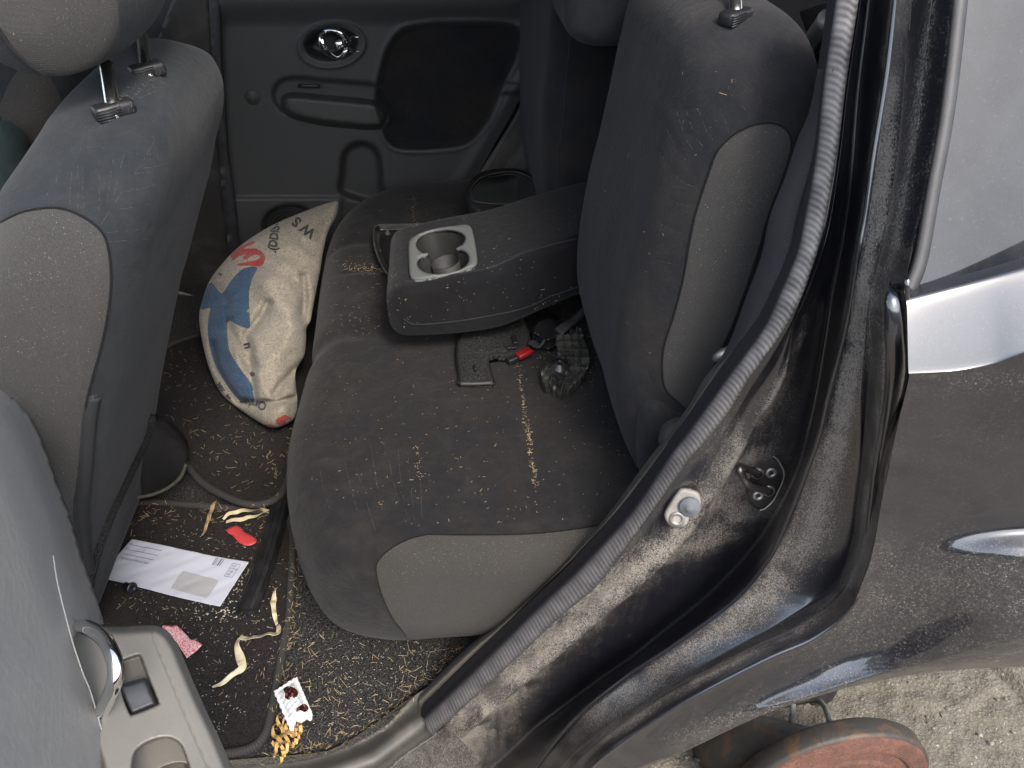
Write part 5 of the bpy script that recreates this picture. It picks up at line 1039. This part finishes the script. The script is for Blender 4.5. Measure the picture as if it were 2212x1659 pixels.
# ---------------- things on the bench
def on(x, y, lift=0.0): 
    h = hit(CUSH, x, y, 0); return h+np.array([0, 0, lift]) if h is not None else pz_(x, y, .66+lift)
def bench_sheet(name, o, th, mat, zf, spacing=4, parent=None, **k):
    V, F, ids, P = hfield(o, lambda x, y: pz_(x, y, zf(x, y)), spacing); V, F, _ = thicken(V, F, (0, 0, -th)); return mk(name, V, F, mat, parent, **k), V, F
def carpet_trim():
    T_ = empty('trim_cover', pz_(1060, 760, .672), 'black carpeted trim cover lying on the bench under the armrest', 'trim cover')
    o = cat([(1003,690),(996,716),(989,745),(987,775),(991,800),(993,829)], 30); o2 = [(1064,829),(1066,822),(1061,808),(1056,790),(1055,776),(1066,771),(1097,770),(1122,762),(1139,748),(1144,732),(1140,710),(1134,688),(1130,665),(1040,665)]
    o = np.vstack([o, o2]); o = np.array(o)
    bench_sheet('cover_body', o, .010, LINER, lambda x, y: .678+.004*sst(0, 4, sdf(x, y, o))-.0025*np.exp(-((sdf(x, y, o)-11)/1.6)**2)+.0*x, 3, T_)
    e = [p for p in o if p[1] > 690]
    mk('cover_lip', *tube(np.array([pz_(a, b, .6755) for a, b in e]), .0022, 6, m=90), PL_BLACK, T_)
    mk('cover_end', *tube(np.array([pz_(994,829,.680), pz_(1030,829,.680), pz_(1064,827,.680)]), .0032, 8, m=10), PL_TRIM, T_)
    for (a, b, c, d) in ((1112,735,10,24),(1105,752,18,6),(1026,795,5,14)): 
        c0 = pz_(a, b, .685); mk('clip', *box(c0, c*.0009, d*.0010, .007, X=(1,.1,0), Y=(0,1,0), bev=.001), PL_BLACK, T_)
carpet_trim()
def buckle():
    B = empty('seat_belt_buckle', pz_(1130, 765, .67), None, None, RS)
    mk('red_release', *box(pz_(1132, 763, .680), .030, .017, .010, X=(.86,.5,.1), Y=(-.5,.86,0), bev=.003), RED_B, RS)
    bpy.data.objects.remove(B)
    mk('buckle_body', *box(pz_(1118, 768, .672), .05, .024, .012, X=(.86,.45,.05), Y=(-.45,.86,0), bev=.003), PL_BLACK, RS)
    o = np.array([(1148,712),(1160,690),(1190,680),(1212,706),(1214,722),(1190,741),(1172,736),(1150,722)], float)
    V, F, _, _ = hfield(o, lambda x, y: pz_(x, y, .685+.012*sst(0, 5, sdf(x, y, o))), 4); V, F, _ = thicken(V, F, (0, 0, -.02)); mk('buckle_cover', V, F, PL_BLACK, RS, smooth=False)
    mk('belt_stub', *tube([pz_(1146,738,.675), pz_(1165,748,.682), pz_(1175,735,.69)], .009, 8, m=20, flat=.3), BELT, RS)
    mk('belt_stub', *tube([pz_(1206,718,.70), pz_(1224,702,.705), pz_(1242,690,.70), pz_(1262,668,.70)], [.012,.010,.008,.008], 10, m=30, flat=.35), BELT, RS)
buckle()
def bracket():
    B = empty('broken_bracket', pz_(1225, 785, .67), 'cracked grey-black ribbed plastic bracket on the bench beside the backrest', 'bracket')
    o = [(1200,722),(1212,712),(1235,712),(1257,709),(1259,722),(1262,738),(1270,752),(1273,768),(1274,783),(1268,800),(1256,812),(1247,822),(1238,832),(1230,842),(1222,841),(1212,850),(1206,845),(1196,843),(1188,832),(1180,834),(1172,822),(1169,808),(1172,794),(1184,786),(1196,778),(1204,766),(1202,745)]
    o = np.array(o, float); o = o+RNG.normal(0, .8, o.shape); MT = m_plain('scuffed_bracket', (.036,.036,.031), .55, bump=(90,.6,.003), var=.6)
    g = MB(); V, F, _, _ = hfield(o, lambda x, y: pz_(x, y, .686+.010*np.exp(-((x-1215)**2+(y-775)**2)/900)+.003*np.sin(x*.35)*np.sin(y*.3)), 4); V, F, _ = thicken(V, F, (0, 0, -.014)); g.add((V, F)); g.mk('bracket_body', MT, B, smooth=False)
    r_ = MB()
    for a, b in [((1203,728),(1260,728)),((1203,742),(1264,744)),((1205,757),(1271,760)),((1225,775),(1273,778)),((1232,795),(1266,800)),((1216,712),(1218,765)),((1232,711),(1238,800)),((1246,710),(1254,812)),((1186,800),(1230,840)),((1206,830),(1262,806)),((1196,790),(1190,830)),((1222,820),(1212,848))]:
        P = pz_(a[0], a[1], .692), pz_(b[0], b[1], .692); m_ = (P[0]+P[1])/2; d = P[1]-P[0]; r_.add(box(m_, np.linalg.norm(d), .0016, .011, X=d, Y=(-d[1], d[0], 0)))
    r_.mk('bracket_ribs', MT, B, smooth=False)
    mk('bracket_boss', *lathe(pz_(1209, 786, .698), (0,-.1,1), [(.0045,-.004),(.0045,.003),(.0055,.0035),(.009,.003),(.0095,0),(.016,-.001),(.018,-.006)], 28), m_plain('boss_black', (.02,.02,.02), .3), B)
bracket()
def mirror():
    Mr = empty('side_mirror', pz_(1100, 430, .70), 'oval black side mirror lying face up on the far end of the bench', 'side mirror')
    go = cat([(1017,410),(1030,392),(1046,381),(1075,374),(1100,371),(1126,375),(1148,386),(1165,402),(1177,420),(1176,430),(1166,434),(1140,438),(1103,441),(1060,440),(1024,435),(1018,426)], 80, True)
    ho = cat([(1006,408),(1018,388),(1036,374),(1064,366),(1098,364),(1130,368),(1158,383),(1180,402),(1193,425),(1192,445),(1170,458),(1110,462),(1050,462),(1020,445),(1008,428)], 80, True)
    n = np.array([.0, -.12, 1.0]); P0 = pz_(1100, 415, .755); w = lambda x, y, h=0: pp_(x, y, P0, n, h)
    MG = NT('dark_mirror'); MG.set('Base Color', (.62,.63,.60)).set('Metallic', 1.0).set('Roughness', .10); MG.bump(MG.noise(40, 3), .05, .001)
    V, F, _, _ = hfield(go, lambda x, y: w(x, y, 0), 8); V, F, _ = thicken(V, F, (0,0,-.004)); mk('mirror_glass', V, F, MG.m, Mr, smooth=False)
    R0 = w(go[:, 0], go[:, 1], .003); R1 = w(ho[:, 0], ho[:, 1], .000); c = R1.mean(0); R2 = c+(R1-c)*1.03-np.array([0,0,.02]); R3 = c+(R1-c)*.93-np.array([0,0,.055]); R4 = c+(R1-c)*.70-np.array([0,0,.085]); R5 = c+(R1-c)*.3-np.array([0,0,.092]); Rm = w(go[:, 0], go[:, 1], -.006)
    rows = np.array([Rm, R0, (R0+R1)/2+np.array([0,0,.002]), R1, R2, R3, R4, R5]); G = catv(rows, np.linspace(0, 7, 29)); V = G.reshape(-1, 3); mk('mirror_housing', V, fixn(V, grid_faces(29, 80, cu=True)), PL_BLACK, Mr)
    mk('mirror_rim', *tube(R0+np.array([0,0,.0005]), .0012, 6, closed=True), PL_TRIM, Mr)
mirror()
def trim_shell():
    T_ = empty('trim_panel', pz_(850, 530, .67), 'curved black plastic trim panel with a screw hole wedged under the armrest', 'trim panel')
    o = cat([(808,497),(812,489),(822,486),(870,485),(930,483),(990,480),(1030,468),(1055,453),(1072,449),(1088,457),(1060,500),(990,560),(900,612),(856,610),(832,585),(818,558),(809,530)], 90, True)
    zf = lambda x, y: .690-.012*sst(0, 12, sdf(x, y, o))+.03*sst(930, 1080, x)
    V, F, _, _ = hfield(o, lambda x, y: pz_(x, y, zf(x, y)), 5); V, F, _ = thicken(V, F, (0,0,-.003)); mk('panel_shell', V, F, m_plain('shiny_black_plastic', (.009,.009,.010), .3, bump=(30,.2,.002)), T_)
    e = np.array([pz_(a, b, .691+.03*sst(930, 1080, a)) for a, b in [(856,610),(832,585),(818,558),(809,530),(807,505),(811,490),(822,486),(870,485),(930,483),(990,480),(1030,468),(1055,453),(1072,449),(1086,456)]]); mk('panel_rim', *tube(e, .0022, 8, m=120), PL_TRIM, T_)
    mk('screw_boss', *lathe(pz_(837, 501, .690), (0,0,1), [(.0035,-.006),(.0035,.002),(.0055,.002),(.0065,-.006)], 20), PL_TRIM, T_)
    mk('clip', *box(pz_(822, 540, .694), .006, .018, .010, bev=.001), PL_BLACK, T_)
trim_shell()

# ================================================================== straw, crumbs and lint: nobody could count them
bpy.context.view_layer.update()
dg = bpy.context.evaluated_depsgraph_get()
def cast(x, y):
    r = ray(x, y); r = Vector(r/np.linalg.norm(r)); ok, loc, nor, _, ob, _ = scene.ray_cast(dg, Vector(C0), r)
    return (np.array(loc), np.array(nor), ob.name) if ok else None
def scatter(name, spots, mat, label, allow=None):
    """spots: (x, y, length, width, bend)"""
    V = []; F = []
    for x, y, L, w, bend in spots:
        h = cast(x, y)
        if h is None or (allow and not any(h[2].startswith(a) for a in allow)): continue
        p, n, _ = h; n = n/np.linalg.norm(n); a = RNG.normal(size=3); t = a-n*(a@n); t /= np.linalg.norm(t)+1e-9; b = np.cross(n, t); o = len(V); k = 3 if L > .006 else 2
        lift = RNG.uniform(.1, .5)*w+.0003; ti = RNG.normal(0, .10)
        for i in range(k):
            s = (i/(k-1)-.5); c = p+t*s*L+b*bend*L*(s*s)*2+n*(lift+w*.4+abs(s*L*ti)); ww = w*(1-.5*abs(s))
            V += [c-b*ww*.5, c+n*ww*.4, c+b*ww*.5]
        for i in range(k-1):
            q = o+i*3; F += [(q, q+1, q+4, q+3), (q+1, q+2, q+5, q+4)]
    if V: return mk(name, V, F, mat, kind='stuff', label=label, smooth=False)
def rpoly(poly, n, dens=None):
    poly = np.array(poly, float); x0, y0 = poly.min(0); x1, y1 = poly.max(0); out = []
    while len(out) < n:
        X = RNG.uniform(x0, x1, 4*n); Y = RNG.uniform(y0, y1, 4*n); m = inpoly(X, Y, poly)
        if dens is not None: m &= RNG.random(4*n) < dens(X, Y)
        out += list(zip(X[m], Y[m]))
    return out[:n]
def alongline(pl, n, w):
    P = cat(np.array(pl, float), 200); return [(P[i][0]+RNG.normal(0, w), P[i][1]+RNG.normal(0, w)) for i in RNG.integers(0, 200, n)]
def straw(pts, L=(.004, .013), w=(.00045, .00095)):
    return [(x, y, RNG.uniform(*L)*(1.9 if RNG.random() < .06 else 1), RNG.uniform(*w), RNG.normal(0, .09)) for x, y in pts]
FA = ('floor', 'mat', 'sill')
sp = straw(rpoly([(345,770),(440,720),(630,880),(640,1000),(600,1070),(500,1060),(400,980),(340,900)], 210))
sp += straw(rpoly([(240,1150),(300,1090),(450,1100),(600,1100),(620,1200),(600,1470),(480,1600),(400,1500),(220,1280)], 150), L=(.003,.011))
sp += straw(rpoly([(270,1080),(600,1090),(620,1150),(500,1130),(280,1140),(230,1200)], 75), L=(.005,.018))
sp += straw(alongline([(640,1180),(635,1300),(622,1420),(600,1560)], 150, 9), L=(.003,.012))
sp += straw(rpoly([(640,1350),(860,1400),(1000,1400),(950,1450),(800,1570),(620,1630),(600,1540)], 150), L=(.004,.016), w=(.0005,.0010))
sp += straw(alongline([(560,1640),(700,1610),(830,1550),(920,1470),(1010,1400)], 150, 10), L=(.004,.014))
scatter('loose_straw', sp, STRAW, 'loose yellow straw strewn over the mats and carpet', FA)
BA = ('bench', 'armrest', 'cushion', 'near_back', 'cup_h', 'cover', 'backrest', 'recess')
c = straw(alongline([(1117,770),(1130,860),(1142,950),(1157,1045)], 190, 3.4), L=(.0012,.005), w=(.0005,.0011))
c += straw(alongline([(735,580),(775,578),(835,588)], 110, 5), L=(.0012,.005), w=(.0005,.0011))+straw(alongline([(892,428),(894,490)], 60, 3), L=(.001,.004), w=(.0005,.001))+straw(alongline([(903,960),(905,1040)], 30, 5), L=(.001,.003), w=(.0005,.001))
c += straw(rpoly([(740,420),(1000,400),(1240,640),(1380,1000),(1280,1120),(900,1140),(650,1040),(680,700)], 420), L=(.0008,.004), w=(.0004,.0009))
c += straw(rpoly([(690,560),(840,520),(900,720),(700,740)], 110), L=(.0008,.005), w=(.0004,.0009))
c += straw(rpoly([(1150,640),(1260,620),(1300,760),(1280,850),(1150,800)], 220), L=(.001,.006), w=(.0004,.0010))
c += straw(rpoly([(860,500),(1250,430),(1250,620),(900,690)], 22), L=(.001,.004), w=(.0004,.0008))
c += straw(rpoly([(1270,300),(1450,100),(1650,50),(1700,250),(1500,400),(1420,900),(1300,750)], 20), L=(.001,.005), w=(.0003,.0006))
scatter('bench_crumbs', c, STRAW, 'fine straw crumbs in the seams of the bench', BA)
l = [(x, y, RNG.uniform(.0008,.003), RNG.uniform(.0002,.0004), RNG.normal(0, .8)) for x, y in rpoly([(0,440),(230,230),(400,130),(490,200),(430,450),(340,850),(220,1200),(180,900),(60,600)], 90)]
l += [(x, y, RNG.uniform(.001,.005), RNG.uniform(.0003,.0006), RNG.normal(0, .8)) for x, y in alongline([(250,235),(300,200),(345,160),(360,140)], 110, 10)]
l += [(x, y, RNG.uniform(.001,.0035), RNG.uniform(.0002,.0004), RNG.normal(0, .8)) for x, y in rpoly([(1290,500),(1450,200),(1700,150),(1700,250),(1560,300),(1430,800),(1380,980)], 25)]
kz = lambda L: [(a*.3348, b*.3348) for a, b in L]
CR = [kz(q) for q in ([(640,970),(642,1180),(640,1380)],[(735,1010),(712,1160),(690,1320)],[(805,980),(770,1110),(735,1260)],[(505,1020),(503,1200),(503,1360)],[(533,1060),(535,1220),(545,1370)],[(465,1100),(455,1220),(448,1330)],[(1000,900),(910,1060),(780,1250),(650,1450)],[(935,1085),(1020,1070),(1100,1045)],[(870,1120),(980,1110),(1080,1090)],[(820,1235),(920,1215),(1000,1190)],[(760,1350),(880,1335),(990,1310)],[(690,1500),(800,1490),(900,1480)],[(700,1560),(850,1550),(1000,1540)],[(555,810),(530,900),(520,980)],[(400,960),(380,1080),(360,1190)])]
CR += [[(1455,215),(1478,290),(1500,330)],[(1480,230),(1500,290),(1520,318)],[(1510,240),(1525,280),(1545,310)],[(1420,230),(1455,310),(1495,370)],[(1555,235),(1570,270),(1575,288)],[(1425,330),(1465,385),(1500,405)],[(1430,420),(1465,440),(1488,445)],[(1420,480),(1455,500),(1475,505)],[(1415,560),(1450,570),(1468,570)]]
CR += [[(838,980),(850,1040),(868,1110)],[(800,960),(815,1050),(830,1120)],[(903,950),(908,1040),(912,1120)],[(880,960),(886,1040),(896,1130)],[(770,1010),(790,1080),(812,1150)],[(745,1000),(765,1080),(780,1130)],[(690,1010),(700,1060),(720,1120)],[(860,960),(866,1040),(880,1120)]]
mb = MB()
for pl in CR:
    P_ = cat(np.array(pl, float), 60); i = 0
    while i < 56:
        k_ = int(RNG.integers(2, 6)); a_ = P_[i]+RNG.normal(0, .25, 2); b_ = P_[min(59, i+k_)]+RNG.normal(0, .25, 2); ha, hb = cast(*a_), cast(*b_)
        if ha and hb and np.linalg.norm(ha[0]-hb[0]) < .03 and RNG.random() < .6:
            n_ = ha[1]/np.linalg.norm(ha[1]); mb.add(tube(np.array([ha[0]+n_*.0001, (ha[0]+hb[0])/2+n_*.0002, hb[0]+n_*.0001]), RNG.uniform(.00014, .00030), 4, caps=False))
        i += k_+int(RNG.integers(0, 3))
mb.mk('crease_lint', m_plain('crease_lint_grey', (.048,.047,.043), .95), kind='stuff', label='pale lint caught in the creases of the velour')
scatter('lint', l, m_plain('lint_grey', (.10,.096,.085), .9), 'pale lint and dust fibres clinging to the velour seats')
g = [(x, y, RNG.uniform(.0015,.005), RNG.uniform(.0010,.0028), 0) for x, y in rpoly([(430,1290),(560,1240),(600,1180),(560,1330),(440,1345),(400,1320)], 160)]+[(x, y, RNG.uniform(.001,.003), RNG.uniform(.0006,.0016), 0) for x, y in rpoly([(250,1160),(620,1100),(600,1470),(480,1600),(240,1300)], 500)]+[(x, y, RNG.uniform(.001,.003), RNG.uniform(.0006,.0014), 0) for x, y in rpoly([(640,1350),(1000,1400),(800,1570),(620,1630)], 300)]
scatter('floor_crumbs', g, m_plain('crumb', (.34,.31,.26), .9, var=.3), 'pale crumbs and grit on the near floor mat', FA)

for o in scene.objects:
    if o.parent is None and o.name.startswith('floor_mat'): o['group'] = 'floor mats in the rear footwell'
    if o.parent is None and o.name.startswith('husk_loop'): o['group'] = 'pale husk loops on the near mat'
